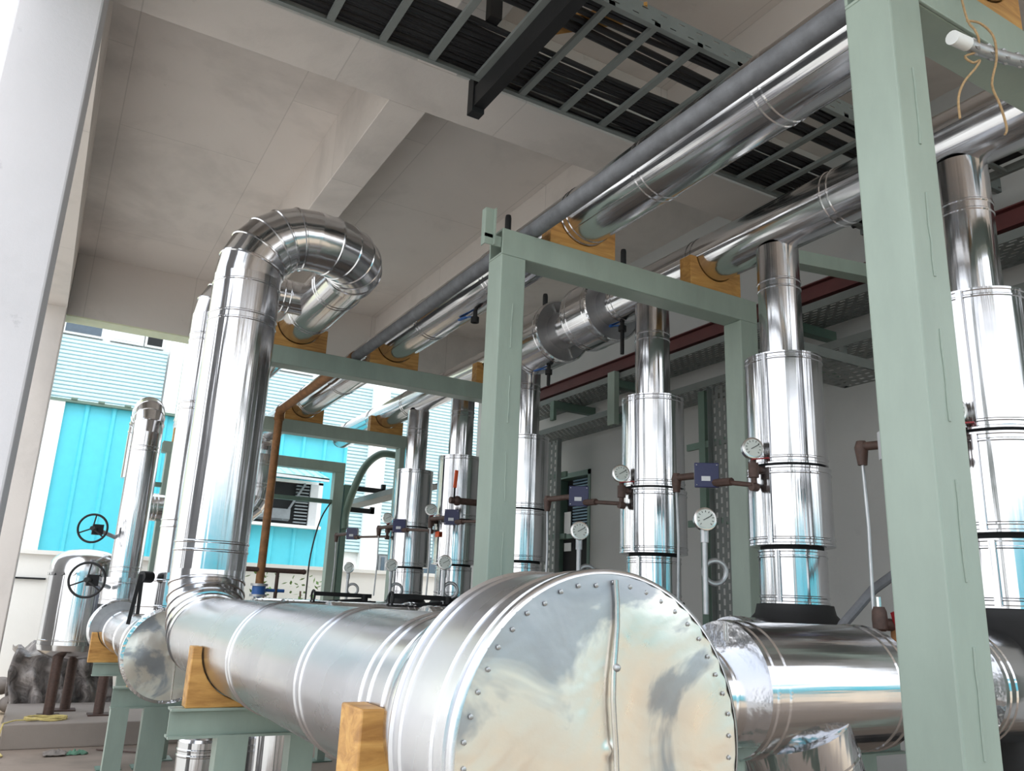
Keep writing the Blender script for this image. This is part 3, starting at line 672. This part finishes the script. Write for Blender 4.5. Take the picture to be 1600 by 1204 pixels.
for k in (3, 4):
    xx = VX[k]; ro = {3: 2.80, 4: 2.58}[k]
    t = thing('valve_lever', 'black horizontal valve lever, '+LN[k], 'lever', (xx, ro, 1.6), 'black valve levers behind the header')
    MB().box(xx-0.05, xx+0.05, ro-0.09, ro+0.09, 1.52, 1.595).cyl(P(xx, ro, 1.45), P(xx, ro, 1.65), 0.03, 14).build('gearbox', M['black'], t, smooth=False)
    MB().bar(P(xx, ro+0.06, 1.635), P(xx, ro-0.46, 1.64), 0.03, 0.035).bar(P(xx, ro-0.02, 1.60), P(xx+0.02, ro-0.40, 1.565), 0.028, 0.03).build('handle', M['black'], t, smooth=False)
    MB().torus(P(xx+0.02, ro-0.46, 1.62), RR, 0.045, 0.01, 20, 8).build('lock_ring', M['black'], t)

# ------------------------------------------------------------------ gauges, pressure switches
def gauge_head(c, d, t, R=0.052):
    d = d.normalized(); u, w = frame_of(d)
    cs = MB().lathe(c, d, [(0, R*0.8), (0.004, R), (0.036, R), (0.040, R+0.005), (0.046, R+0.005), (0.049, R-0.003)], 36).build('case', M['steel'], t)
    dl = MB().cyl(c+d*0.0455, c+d*0.0502, R-0.006, 36).build('dial', M['dial'], t)
    up = (Z - d*Z.dot(d)).normalized(); sd = d.cross(up)
    mb = MB()
    for q in range(11):
        a = math.radians(225-27*q); e = up*math.sin(a) - sd*math.cos(a)*-1
        mb.bar(c+d*0.051+e*(R-0.02), c+d*0.051+e*(R-0.011), 0.003, 0.001, d)
    sub(mb, 'scale_marks', M['black'], dl, t, smooth=False)
    a = math.radians(150); e = up*math.sin(a) + sd*math.cos(a)
    sub(MB().bar(c+d*0.053-e*0.015, c+d*0.053+e*(R-0.016), 0.003, 0.0015, d), 'needle', M['black'], dl, t, smooth=False)
GD = P(-0.85, -0.42, 0.08)
def low_gauge(x, r, z, z0, label):
    t = thing('pressure_gauge', label, 'gauge', (x, r, z0), 'pressure gauges on stems')
    gauge_head(P(x, r, z) - GD.normalized()*0.02, GD, t)
    s = MB().cyl(P(x, r, z0), P(x, r, z-0.09), 0.014, 12).cyl(P(x, r, z-0.11), P(x, r, z-0.045), 0.02, 8); s.build('stem', M['galv'], t)
    MB().torus(P(x-0.01, r+0.055, z0+(0.20 if z0 > 1.59 else 0.12)), P(1, 0.5, 0.1), 0.055, 0.013, 28, 10).build('siphon_loop', M['galv'], t)
LG = ['on a stem right of the big drum', 'on a stem directly above the big drum', 'on a stem left of the tall centre post, lower one', 'on a thin stem behind the header, middle of three', 'on a thin stem near the cyan shed']
for k, (xx, rr, zz) in enumerate([(3.03, 2.826, 2.05), (4.16, 2.856, 2.06), (5.85, 2.757, 1.905), (7.1, 2.813, 1.915), (8.22, 2.79, 1.912)]):
    low_gauge(xx, rr, zz, 1.58 if k > 1 else 1.6, 'round steel pressure gauge '+LG[k])
def nozzle_set(x, k, xb, xe, label_g, label_s, gz=2.45, tube_z=1.65, vis=True):
    """side nozzle of a drop pipe: gauge on top, switch box on a pipe running away from the camera"""
    t = thing('pressure_gauge', label_g, 'gauge', (x, 3.17, gz), 'pressure gauges on the drop pipes')
    gauge_head(P(x, 3.17, gz) - GD.normalized()*0.02, GD, t)
    MB().cyl(P(x, 3.18, 2.27), P(x, 3.18, gz-0.05), 0.016, 12).cyl(P(x, 3.18, 2.30), P(x, 3.18, 2.375), 0.027, 12).cyl(P(x, 3.18, 2.345), P(x, 3.25, 2.345), 0.02, 12).cyl(P(x, 3.16, 2.25), P(x+0.0, 3.2, 2.25), 0.022, 12).build('tee', M['brown'], t)
    MB().bar(P(x-0.02, 3.15, 2.39), P(x-0.05, 3.24, 2.405), 0.014, 0.006).build('cock_lever', M['redlever'], t, smooth=False)
    s = thing('pressure_switch', label_s, 'pressure switch', (xb, 3.16, 2.33), 'blue pressure switches beside the drop pipes')
    MB().cyl(P(x, 3.17, 2.26), P(xb-0.08, 3.16, 2.30), 0.013, 12).cyl(P(xb-0.16, 3.16, 2.292), P(xb, 3.16, 2.30), 0.022, 8).cyl(P(xb, 3.16, 2.28), P(xb, 3.155, 2.37), 0.02, 8).cyl(P(xb, 3.155, 2.35), P(xe, 3.15, 2.36), 0.02, 12).lathe(P(xe, 3.15, 2.385), -Z, [(0, 0.02), (0.03, 0.03), (0.07, 0.025), (0.11, 0.02)], 14).build('pipework', M['brown'], s)
    MB().tube([P(xe, 3.15, 2.3), P(xe, 3.15+0.01, 2.0), P(xe, 3.15, tube_z)], 0.008, 8).build('impulse_tube', M['galv'], s)
    # box turned towards the camera
    d = P(-0.8, -0.6, 0).normalized(); e = P(-0.6, 0.8, 0).normalized()
    c = P(xb, 3.13, 2.34)
    def bx(c, a, b_, h): return MB().hexa([c-e*a-Z*h, c+e*a-Z*h, c+e*a-Z*h+d*b_, c-e*a-Z*h+d*b_, c-e*a+Z*h, c+e*a+Z*h, c+e*a+Z*h+d*b_, c-e*a+Z*h+d*b_])
    bx(c-d*0.05, 0.062, 0.05, 0.062).build('housing', M['lgrey'], s, smooth=False, bevel=0.003)
    cv = bx(c, 0.066, 0.02, 0.068).build('cover', M['blue'], s, smooth=False, bevel=0.003)
    sub(bx(c+d*0.02+e*-0.005-Z*0.02, 0.024, 0.002, 0.013), 'display', M['lgrey'], cv, s, smooth=False)
    mb = MB()
    for a in (-0.055, 0.055):
        for h in (-0.055, 0.055): mb.ball(c+d*0.021+e*a+Z*h, 0.004, (1, 1, 1), 1)
    sub(mb, 'screws', M['steel'], cv, s)
nozzle_set(1.93, 0, 2.16, 2.35, 'gauge with small red lever on the drop pipe at the right edge', 'brown elbow with thin tube and switch box left of the big green post')
nozzle_set(3.03, 1, 3.33, 3.60, 'round steel gauge on the left of the drop pipe right of centre', 'blue pressure switch with grey back in front of the perforated upright tray')
nozzle_set(4.16, 2, 4.57, 5.0, 'round steel gauge on the left of the centre drop pipe', 'blue pressure switch in front of the white wall and dark doorway')
nozzle_set(5.85, 3, 6.55, 7.05, 'round gauge on the drop pipe right behind the tall centre post', 'blue pressure switch just left of the tall centre post')
nozzle_set(7.1, 4, 7.77, 8.4, 'round gauge in front of the orange lever drop pipe', 'blue pressure switch in front of the farthest drop pipe')
nozzle_set(8.22, 5, 9.21, 9.85, 'round gauge on the left of the farthest drop pipe', 'leftmost blue pressure switch, against the pale louvres')
ov = thing('ball_valve', 'small brass ball valve with upright orange lever on a drop pipe', 'valve', (6.55, 3.2, 2.5))
MB().cyl(P(6.55, 3.1, 2.49), P(6.55, 3.4, 2.49), 0.03, 14).ball(P(6.55, 3.17, 2.49), 0.045).build('body', M['brown'], ov)
MB().bar(P(6.53, 3.13, 2.5), P(6.53, 3.13, 2.60), 0.014, 0.008).build('lever_shank', M['black'], ov, smooth=False)
MB().bar(P(6.53, 3.13, 2.60), P(6.53, 3.14, 2.76), 0.032, 0.016).build('lever', M['orange'], ov, smooth=False, bevel=0.004)
tag(MB().box(7.0, 7.08, 3.218, 3.226, 2.2, 2.25).build('tag_plate', M['orange'], None, smooth=False), 'small orange tag on the orange lever drop pipe', 'tag')
# brown fittings by the big post
bf = thing('elbow_fitting', 'rusty brown elbow and brass cock low beside the big green post', 'fitting', (2.3, 3.13, 1.6))
MB().lathe(P(2.3, 3.12, 1.66), -Z, [(0, 0.022), (0.02, 0.03), (0.05, 0.032), (0.09, 0.03), (0.1, 0.02)], 16).cyl(P(2.3, 3.12, 1.59), P(2.28, 3.24, 1.585), 0.026, 14).build('elbow', M['brown'], bf)
MB().cyl(P(2.28, 3.2, 1.6), P(2.28, 3.2, 1.48), 0.026, 12).build('brass_cock', M['rust'], bf)
MB().bar(P(2.26, 3.16, 1.64), P(2.26, 3.19, 1.55), 0.02, 0.02).build('red_handle', M['redlever'], bf, smooth=False)
MB().cyl(P(2.3, 3.12, 1.66), P(2.3, 3.12, 1.70), 0.012, 8).build('nut', M['steel'], bf)
tag(MB().tube([P(2.62, 2.9, 0.02), P(2.62, 3.0, 1.0), P(2.6, 3.05, 1.35), P(2.55, 3.2, 1.58), P(2.5, 3.36, 1.74), P(2.45, 3.55, 1.86), P(2.45, 3.9, 1.95)], 0.022, 10).build('flexible_hose', M['iron'], None), 'dark grey hose slanting up behind the brown elbow beside the big post', 'hose')

# ------------------------------------------------------------------ wall trays, red beam, uprights (right side)
R0, R1 = 5.0, 5.40
rb = MB(); rb.box(-1, 8.9, 5.0, 5.1, 4.18, 4.19).box(-1, 8.9, 5.045, 5.055, 4.06, 4.18).box(-1, 8.9, 5.0, 5.1, 4.05, 4.06)
tag(rb.build('steel_beam', M['red'], None, smooth=False), 'dark red steel beam running along the top of the wall cable trays', 'beam')
def wall_tray(z, x0, x1, label, hgt=0.065):
    t = thing('cable_tray', label, 'cable tray', ((x0+x1)/2, R0, z), 'perforated wall cable trays')
    L = x1-x0; mb = MB(); mb.slots(P(x0, R0, z), P(L, 0, 0), P(0, R1-R0, 0), P(0, 0, 0.003), int(L/0.085), 9, 0.6, 0.42); mb.build('perforated_base', M['galvpaint'], t, smooth=False)
    for rr in (R0-0.003, R1): MB().box(x0, x1, rr, rr+0.003, z, z+hgt).build('side_rail', M['galvpaint'], t, smooth=False)
wall_tray(3.955, -0.5, 8.9, 'upper perforated cable tray under the dark red beam')
wall_tray(3.59, -0.5, 8.8, 'lower perforated cable tray along the white wall')
tb = thing('cable_tray', 'short perforated tray branching off below the two wall trays', 'cable tray', (4.2, 5.0, 3.28), 'perforated wall cable trays')
MB().slots(P(3.45, 3.9, 3.28), P(0.42, 0, 0), P(0, 1.15, 0), P(0, 0, 0.003), 6, 14, 0.6, 0.42).build('perforated_base', M['galvpaint'], tb, smooth=False)
for xx in (3.45, 3.87): MB().box(xx, xx+0.003, 3.9, 5.05, 3.28, 3.35).build('side_rail', M['galvpaint'], tb, smooth=False)
MB().box(3.46, 3.50, 5.0, 5.04, 3.28, 3.6).build('drop_strap', M['galvpaint'], tb, smooth=False)
MB().box(3.82, 3.86, 5.0, 5.04, 3.28, 3.6).build('drop_strap', M['galvpaint'], tb, smooth=False)
def upright_tray(x, r, z0, z1, w, label):
    t = thing('cable_tray', label, 'cable tray', (x, r, z0), 'upright perforated cable trays')
    MB().slots(P(x, r, z0), P(0, 0, z1-z0), P(w, 0, 0), P(0, 0.003, 0), int((z1-z0)/0.085), 5, 0.62, 0.42).build('perforated_base', M['galvpaint'], t, smooth=False)
    for xx in (x-0.003, x+w): MB().box(xx, xx+0.003, r-0.055, r+0.003, z0, z1).build('side_rail', M['galvpaint'], t, smooth=False)
    for zz in (2.35, 3.05): MB().box(x-0.1, x+w+0.35, r+0.004, r+0.03, zz, zz+0.06).build('cross_bar', M['dkgreen'], t, smooth=False)
upright_tray(4.98, 5.05, 0.0, 3.58, 0.3, 'upright perforated cable tray behind the right green post')
upright_tray(7.75, 5.05, 0.0, 3.5, 0.42, 'upright perforated cable tray left of the dark doorway')
MB_ = MB().box(5.38, 5.46, 5.05, 5.13, 0, 3.58)
tag(MB_.build('tray_post', M['dkgreen'], None, smooth=False), 'slim dark green post behind the centre drop pipe beside the upright tray', 'post')
hg = thing('tray_hanger', 'green channel hanger carrying the two wall trays in the centre', 'hanger', (6.6, 4.97, 3.5))
MB().box(6.58, 6.70, 4.93, 4.94, 3.46, 4.03).box(6.58, 6.59, 4.94, 4.99, 3.46, 4.03).box(6.69, 6.70, 4.94, 4.99, 3.46, 4.03).build('channel', M['green'], hg, smooth=False)
for zz in (3.87, 3.50): MB().box(6.60, 6.68, 4.99, 5.55, zz, zz+0.08).build('arm', M['dkgreen'], hg, smooth=False)
hg2 = thing('tray_hanger', 'dark green arm under the far end of the upper wall tray', 'hanger', (8.1, 4.97, 3.5))
MB().box(7.78, 7.86, 4.95, 4.99, 3.72, 3.95).build('channel', M['dkgreen'], hg2, smooth=False)
MB().box(7.78, 7.86, 4.99, 5.55, 3.86, 3.95).build('arm', M['dkgreen'], hg2, smooth=False)
for k, xx in enumerate((2.2, 4.3)):
    h3 = dup(hg, (xx-6.6, 0, 0), ['green channel hanger on the wall trays behind the big green post', 'green channel hanger on the wall trays behind the right post of the second frame'][k])
# clutter above: rack brace, cross tray seen under the right pipe
tag(MB().bar(P(3.65, 3.75, 4.0), P(3.4, 5.0, 4.0), 0.1, 0.1).build('brace_beam', M['green'], None, smooth=False), 'green brace beam crossing behind the drop pipe right of centre under the ceiling', 'beam')
ct = thing('cable_tray', 'dark ladder tray with cables high behind the big green post', 'cable tray', (3.3, 4.8, 4.4))
for rr in (4.55, 5.0): MB().box(2.0, 3.6, rr, rr+0.03, 4.42, 4.47).build('side_rail', M['galvpaint'], ct, smooth=False)
for q in range(8): MB().box(2.1+q*0.2, 2.13+q*0.2, 4.58, 5.0, 4.42, 4.44).build('rung', M['galvpaint'], ct, smooth=False)
for q in range(6): tag(MB().cyl(P(2.0, 4.62+q*0.06, 4.47), P(3.6, 4.62+q*0.06, 4.47), 0.022, 8).build('power_cable', M['rubber'], None), 'black cable in the high ladder tray behind the big green post', 'cable', 'cables in the short ladder tray')
sa = thing('slotted_angle', 'pale slotted angle brace high at the right edge', 'brace', (1.9, 4.0, 4.2))
MB().slots(P(1.75, 3.75, 4.12), P(0.5, 1.0, 0.0), P(-0.06, 0.03, 0), P(0, 0, 0.003), 12, 1, 0.5, 0.35).build('angle', M['galvpaint'], sa, smooth=False)

# ------------------------------------------------------------------ ceiling ladder tray with cables
lt = thing('ladder_tray', 'wide ladder cable tray hung below the ceiling across the view', 'cable tray', (3.3, 3, 4.6))
TX0, TX1, TR0, TR1 = 2.83, 3.77, -0.6, 8.5
mb = MB(); mb.slots(P(TX0, TR0, 4.6), P(0, TR1-TR0, 0), P(0, 0, 0.11), P(0.003, 0, 0), 72, 2, 0.32, 0.12); mb.box(TX0, TX0+0.03, TR0, TR1, 4.598, 4.601); mb.build('side_rail', M['galvpaint'], lt, smooth=False)
mb = MB(); mb.box(TX1, TX1+0.003, TR0, TR1, 4.6, 4.71).box(TX1-0.03, TX1, TR0, TR1, 4.598, 4.601); mb.build('side_rail', M['galvpaint'], lt, smooth=False)
q = -0.31
while q < 8.4:
    MB().box(TX0, TX1, q-0.02, q+0.02, 4.60, 4.625).build('rung', M['galvpaint'], lt, smooth=False); q += 0.3
def cable(x, z, R, label, grp, jit=0.012):
    pts = []; r = -0.6; ph = random.uniform(0, 6)
    while r < 8.6: pts.append(P(x + jit*math.sin(r*1.7+ph) + jit*0.4*math.sin(r*4.1+ph), r, z + 0.004*math.sin(r*2.3+ph))); r += 0.25
    tag(MB().tube(pts, R, 8).build('power_cable', M['rubber'], None), label, 'cable', grp)
for k in range(15): cable(3.36+k*0.0275, 4.645+0.008*(k % 2), 0.0155, 'black cable in the wide bundle along the far side of the ceiling tray', 'cables of the wide bundle in the ceiling tray')
for k in range(3): cable(3.07+k*0.036, 4.645, 0.018, 'black cable of the middle bundle in the ceiling tray', 'cables of the middle bundle in the ceiling tray')
for k in range(4): cable(2.88+k*0.034, 4.645, 0.017, 'black cable of the bundle next to the slotted near rail', 'cables of the near bundle in the ceiling tray')
tk = thing('tray_bracket', 'black steel bracket carrying the ceiling tray from below', 'bracket', (3.3, 1.85, 4.6))
MB().box(2.4, 3.87, 1.80, 1.812, 4.45, 4.585).box(2.4, 3.87, 1.812, 1.87, 4.45, 4.46).box(2.4, 3.87, 1.812, 1.87, 4.575, 4.585).build('arm', M['black'], tk, smooth=False)
MB().box(3.80, 3.87, 1.79, 1.87, 4.42, 4.66).build('end_stub', M['black'], tk, smooth=False)
MB().box(2.45, 2.53, 1.8, 1.87, 4.46, 5.0).build('drop_rod', M['black'], tk, smooth=False)
tk2 = thing('tray_bracket', 'black hanger post above the cables left of the tray bracket', 'bracket', (3.3, 1.66, 4.8))
MB().box(3.3, 3.36, 1.63, 1.70, 4.66, 5.0).box(3.22, 3.44, 1.58, 1.75, 4.99, 5.0).build('post', M['black'], tk2, smooth=False)
tag(MB().bar(P(3.3, 1.9, 4.69), P(2.86, 2.35, 4.70), 0.12, 0.02).build('timber_batten', M['wood'], None, smooth=False), 'short timber batten lying across the ceiling tray', 'timber')

# ------------------------------------------------------------------ conduit and rope near the top right
cd = thing('flexible_conduit', 'grey braided conduit with white end hanging near the top right', 'conduit', (1.15, 2.3, 3.3))
pts = [P(1.15, 2.15+0.06*k, 3.283+0.0085*k+0.0008*k*k) for k in range(12)]
mb = MB(); mb.tube(pts, 0.0185, 14)
for k in range(40):
    a = 2*PI*k/5; t_ = k/40*11; i = int(t_); f_ = t_-i; c = pts[i].lerp(pts[min(i+1, 11)], f_)
    mb.ball(c + P(0.017*math.cos(a), 0, 0.017*math.sin(a)), 0.007, (1, 2.2, 1), 1)
mb.build('braid', M['galv'], cd)
MB().tube([P(1.15, 2.095, 3.278), P(1.15, 2.11, 3.28), P(1.15, 2.17, 3.287)], 0.021, 14).build('end_sleeve', M['white'], cd)
rope = [P(1.16, 2.19, 3.47), P(1.155, 2.195, 3.40), P(1.15, 2.20, 3.37), P(1.13, 2.185, 3.33), P(1.13, 2.20, 3.30), P(1.15, 2.215, 3.28), P(1.16, 2.17, 3.25), P(1.15, 2.19, 3.23), P(1.14, 2.21, 3.24), P(1.14, 2.18, 3.20), P(1.15, 2.13, 3.14), P(1.15, 2.09, 3.07), P(1.15, 2.085, 3.0)]
mb = MB()
def smooth_pts(p, n=4):
    out = []
    for i in range(len(p)-1):
        a, b_, c, d = p[max(i-1, 0)], p[i], p[i+1], p[min(i+2, len(p)-1)]
        for k in range(n):
            t = k/n; out.append(0.5*((2*b_)+(c-a)*t+(2*a-5*b_+4*c-d)*t*t+(3*b_-a-3*c+d)*t*t*t))
    out.append(p[-1]); return out
mb.tube(smooth_pts(rope), 0.0035, 8)
mb.tube(smooth_pts([P(1.155, 2.195, 3.385), P(1.14, 2.24, 3.385), P(1.13, 2.285, 3.35), P(1.13, 2.285, 3.27), P(1.15, 2.28, 3.19), P(1.15, 2.31, 3.13), P(1.15, 2.33, 3.06), P(1.15, 2.315, 3.03)]), 0.0035, 8)
tag(mb.build('jute_rope', M['jute'], None), 'tan jute rope knotted around the grey conduit at the top right', 'rope')

# ------------------------------------------------------------------ far left: tank, handwheels, plinth, tarpaulin, debris
struct(MB().box(10.15, 11.9, -0.02, 1.75, 0, 0.24), 'plinth', M['plinth'], smooth=False, bevel=0.01)
TK = (10.95, 0.53)
tk_ = thing('expansion_tank', 'upright silver clad tank with domed scalloped top on three legs', 'tank', (TK[0], TK[1], 0.24))
mb = MB(); a = P(TK[0], TK[1], 0.98); run(mb, a, a+Z*0.86, 0.38, [0.05], 48); mb.build('shell', M['clad_z'], tk_)
mb = MB(); mb.lathe(a+Z*0.86, Z, [(-0.07, 0.388), (0, 0.388), (0.07, 0.375), (0.13, 0.33), (0.18, 0.24), (0.21, 0.12), (0.215, 0.01)], 48, False)
top = mb.build('domed_top', M['clad_e'], tk_)
mb = MB()
for k in range(20):
    t_ = 2*PI*(k+0.5)/20; c = a+Z*0.79; e = P(math.cos(t_), math.sin(t_), 0); s_ = P(-math.sin(t_), math.cos(t_), 0)
    pts = [c+e*0.391+s_*(0.062*math.cos(PI*q/8)) - Z*(0.04*math.sin(PI*q/8)) for q in range(9)]
    mb.prism(pts, e*0.004)
sub(mb, 'scalloped_edge', M['clad_z'], top, tk_, smooth=False)
mb = MB(); mb.lathe(a, -Z, [(0, 0.385), (0.06, 0.37), (0.11, 0.31), (0.15, 0.2), (0.17, 0.02)], 48, False); mb.build('domed_bottom', M['clad_e'], tk_)
for (xx, rr) in ((10.74, 0.385), (10.72, 0.88), (11.18, 0.56)):
    MB().cyl(P(xx, rr, 0.25), P(xx, rr, 1.0), 0.055, 20).build('leg', M['brown'], tk_)
    MB().box(xx-0.11, xx+0.11, rr-0.11, rr+0.11, 0.24, 0.255).build('foot_plate', M['brown'], tk_, smooth=False)
def handwheel(c, R, label, stem):
    t = thing('handwheel_valve', label, 'valve', tuple((c.x, -c.y, c.z)), 'black handwheel valves at the far left')
    d = P(-0.9, -0.3, 0).normalized(); u, w = frame_of(d)
    mb = MB(); mb.torus(c, d, R, 0.011, 36, 8)
    for k in range(3):
        t_ = 2*PI*k/3+0.4; mb.cyl(c, c+(u*math.cos(t_)+w*math.sin(t_))*R, 0.007, 8)
    mb.cyl(c-d*0.02, c+d*0.02, 0.022, 12); mb.build('wheel', M['black'], t)
    MB().cyl(c-d*0.16, c, 0.016, 10).bar(c-d*0.17-Z*0.05, c-d*0.17+Z*0.05, 0.1, 0.1).build('gearbox', M['black'], t, smooth=False)
    MB().cyl(c-d*0.16, stem, 0.02, 10).build('stem', M['galv'], t)
handwheel(P(9.05, 0.425, 2.175), 0.135, 'upper black handwheel beside the short far riser', P(9.3, 0.70, 2.1))
handwheel(P(8.3, 0.415, 1.675), 0.15, 'lower black handwheel in front of the tank', P(9.1, 0.66, 1.62))
lv_ = thing('butterfly_lever', 'black hanging valve lever beside the second header pipe', 'lever', (5.62, 0.57, 1.6))
MB().cyl(P(5.62, 0.58, 1.685), P(5.66, 0.64, 1.685), 0.035, 16).build('hub', M['black'], lv_)
MB().bar(P(5.62, 0.575, 1.70), P(5.62, 0.545, 1.40), 0.022, 0.014).bar(P(5.63, 0.585, 1.70), P(5.62, 0.59, 1.46), 0.02, 0.014).build('handle', M['black'], lv_, smooth=False)
# tarpaulin over a stack
mb = MB(); NX, NY = 26, 34; gv = []
for i in range(NX+1):
    row = []
    for j in range(NY+1):
        u = i/NX; v = j/NY
        rr = -0.05+1.15*v; q = u*3
        if q < 1: xx, zz = 12.0-0.02*q, 0.0+0.82*q
        elif q < 2: xx, zz = 12.0+0.9*(q-1), 0.82+0.05*math.sin(3*v)
        else: xx, zz = 12.9, 0.82*(3-q)
        k = 0.05*math.sin(9*v*3+4*u)+0.035*math.sin(23*v+17*u)+0.03*math.sin(31*u*2+7*v)
        row.append(mb.bm.verts.new(P(xx - k*1.1 + random.uniform(-0.01, 0.01), rr + 0.03*math.sin(20*u), max(0.01, zz + k*0.8*(1 if q > 0.1 else 0)))))
    gv.append(row)
for i in range(NX):
    for j in range(NY): mb.bm.faces.new((gv[i][j], gv[i+1][j], gv[i+1][j+1], gv[i][j+1]))
tp = mb.build('tarpaulin', M['tarp'], None, angle=70); tag(tp, 'crumpled dark plastic tarpaulin draped behind the tank legs', 'tarpaulin')
sm = tp.modifiers.new('cloth_thickness', 'SOLIDIFY'); sm.thickness = 0.01
tag(MB().box(12.15, 12.8, 0.05, 0.98, 0.0, 0.72).build('covered_crate', M['dark'], None, smooth=False), 'dark crate showing under the crumpled tarpaulin', 'crate')
# rope, rags
pts = []
for k in range(70):
    a_ = k*0.5; pts.append(P(10.45+0.16*math.cos(a_)*(0.6+0.4*math.sin(k*0.37)), 0.36+0.2*math.sin(a_), 0.25+0.012*math.sin(k*1.1)+0.008))
pts += [P(10.3, 0.08, 0.26), P(10.17, -0.02, 0.25), P(10.1, -0.05, 0.1), P(10.0, -0.02, 0.012), P(9.75, 0.02, 0.012), P(9.6, -0.06, 0.012)]
tag(MB().tube(pts, 0.008, 6).build('yellow_rope', M['yrope'], None), 'tangled pale yellow rope on the corner of the tank plinth', 'rope')
def rag(x, r, sx_, sr, mat, label, name='rag'):
    mb = MB(); gg = []
    for i in range(9):
        gg.append([mb.bm.verts.new(P(x+sx_*(i/8-0.5)+random.uniform(-0.01, 0.01), r+sr*(j/8-0.5)+random.uniform(-0.01, 0.01), 0.006+max(0, 0.05*math.sin(i*0.9+j*1.7)*math.sin(PI*i/8)*math.sin(PI*j/8)+random.uniform(0, 0.012)))) for j in range(9)])
    for i in range(8):
        for j in range(8): mb.bm.faces.new((gg[i][j], gg[i+1][j], gg[i+1][j+1], gg[i][j+1]))
    o = mb.build(name, mat, None, angle=80); s_ = o.modifiers.new('cloth_thickness', 'SOLIDIFY'); s_.thickness = 0.006
    tag(o, label, 'rag', 'rags on the ground')
rag(9.75, 0.47, 0.22, 0.2, M['cloth'], 'crumpled grey rag on the ground before the tank plinth')
rag(9.75, 0.66, 0.12, 0.2, M['gcloth'], 'small green rag on the ground before the tank plinth')
rag(10.4, -0.2, 0.5, 0.3, M['tarp'], 'dark crumpled sheet on the ground left of the tank plinth', 'crumpled_sheet')
tag(MB().cyl(P(9.9, 0.85, 0.012), P(9.6, 1.25, 0.012), 0.008, 6).build('thin_rod', M['brown'], None), 'thin rod lying on the ground before the tank plinth', 'rod')
for k in range(5):
    tag(MB().ball(P(12.95+0.12*(k % 2), -0.62+0.16*k, 0.12 if k % 2 == 0 else 0.33), 0.15, (1.1, 1, 0.75), 3).build('sack', M['cloth'], None), 'pale sack in the heap against the boundary wall at the far left edge', 'sack', 'sacks heaped by the boundary wall')
# maroon standpipe
mb = MB(); mb.lathe(P(8.0, 1.64, 0), Z, [(0, 0.055), (1.93, 0.055), (1.97, 0.05), (2.0, 0.035), (2.015, 0.005)], 24)
tag(mb.build('standpipe', M['maroon'], None), 'round topped maroon standpipe just right of the tall riser', 'standpipe')
# insulated vessels low at the bottom edge
def vessel(x, r, R, zt, label, lid):
    t = thing('insulated_vessel', label, 'vessel', (x, r, 0), 'silver vessels under the header')
    run(MB(), P(x, r, 0.02), P(x, r, zt), R, [zt-0.06, zt-0.09], 40).build('shell', M['clad_z'], t)
    MB().lathe(P(x, r, zt), Z, [(0, R-0.004), (0.015, R*0.93), (0.05, R*0.5), (0.06, 0.02)], 40).build('lid', M['clad_e'], t)
vessel(5.15, 0.99, 0.14, 0.80, 'squat silver cylinder with flat lid at the bottom edge', True)
vessel(5.0, 1.37, 0.17, 0.95, 'silver cylinder standing behind the green header support', True)
# thin black cable, conduit arch, plants
tag(MB().tube(smooth_pts([P(11.75, 3.64, 3.0), P(11.6, 3.45, 2.7), P(11.5, 3.33, 2.2), P(11.5, 3.32, 1.7), P(11.5, 3.33, 0.8), P(11.5, 3.33, 0.02)]), 0.011, 8).build('hanging_cable', M['rubber'], None), 'thin black cable drooping from the farthest rack frame', 'cable')
tag(MB().tube(smooth_pts([P(11.3, 4.62, 3.69), P(11.3, 4.27, 3.72), P(11.3, 4.1, 3.66), P(11.3, 3.94, 3.48), P(11.4, 3.85, 3.2), P(11.66, 3.84, 2.85), P(11.66, 3.84, 2.6)], 6), 0.055, 12).build('bent_conduit', M['dkgreen'], None), 'dark green bent conduit arching beside the farthest frame post', 'conduit')
tw = thing('cable_tray', 'light tray slanting away behind the farthest drop pipe', 'cable tray', (11, 4.4, 3.1))
MB().box(9.4, 13.0, 4.15, 4.16, 3.05, 3.13).box(9.4, 13.0, 4.16, 4.42, 3.05, 3.06).box(9.4, 13.0, 4.42, 4.43, 3.05, 3.13).build('channel', M['galvpaint'], tw, smooth=False)
for k, (xx, rr) in enumerate(((13.6, 3.83), (13.5, 4.15), (13.45, 3.2))):
    mb = MB()
    for q in range(60):
        hgt = random.uniform(0.7, 1.95); a_ = random.uniform(0, 6.28); c = P(xx+0.25*math.cos(a_)*random.random(), rr+0.25*math.sin(a_)*random.random(), hgt)
        e = Vector((random.uniform(-1, 1), random.uniform(-1, 1), random.uniform(-0.3, 0.8))).normalized()*0.11; s_ = e.cross(Vector((random.random(), random.random(), 1))).normalized()*0.025
        v = [mb.bm.verts.new(p) for p in (c, c+e*0.5+s_, c+e, c+e*0.5-s_)]; mb.bm.faces.new(v)
    t = thing('shrub', ['leafy green shrub by the boundary wall below the cyan shed', 'second leafy shrub right of the first by the boundary wall', 'low shrub left by the boundary wall'][k], 'shrub', (xx, rr, 0), 'shrubs by the boundary wall')
    mb.build('foliage', M['leaf'], t, smooth=False)
    MB().tube([P(xx, rr, 0), P(xx+0.03, rr+0.04, 0.9), P(xx, rr, 1.7)], 0.015, 6).build('stem', M['stub'], t)
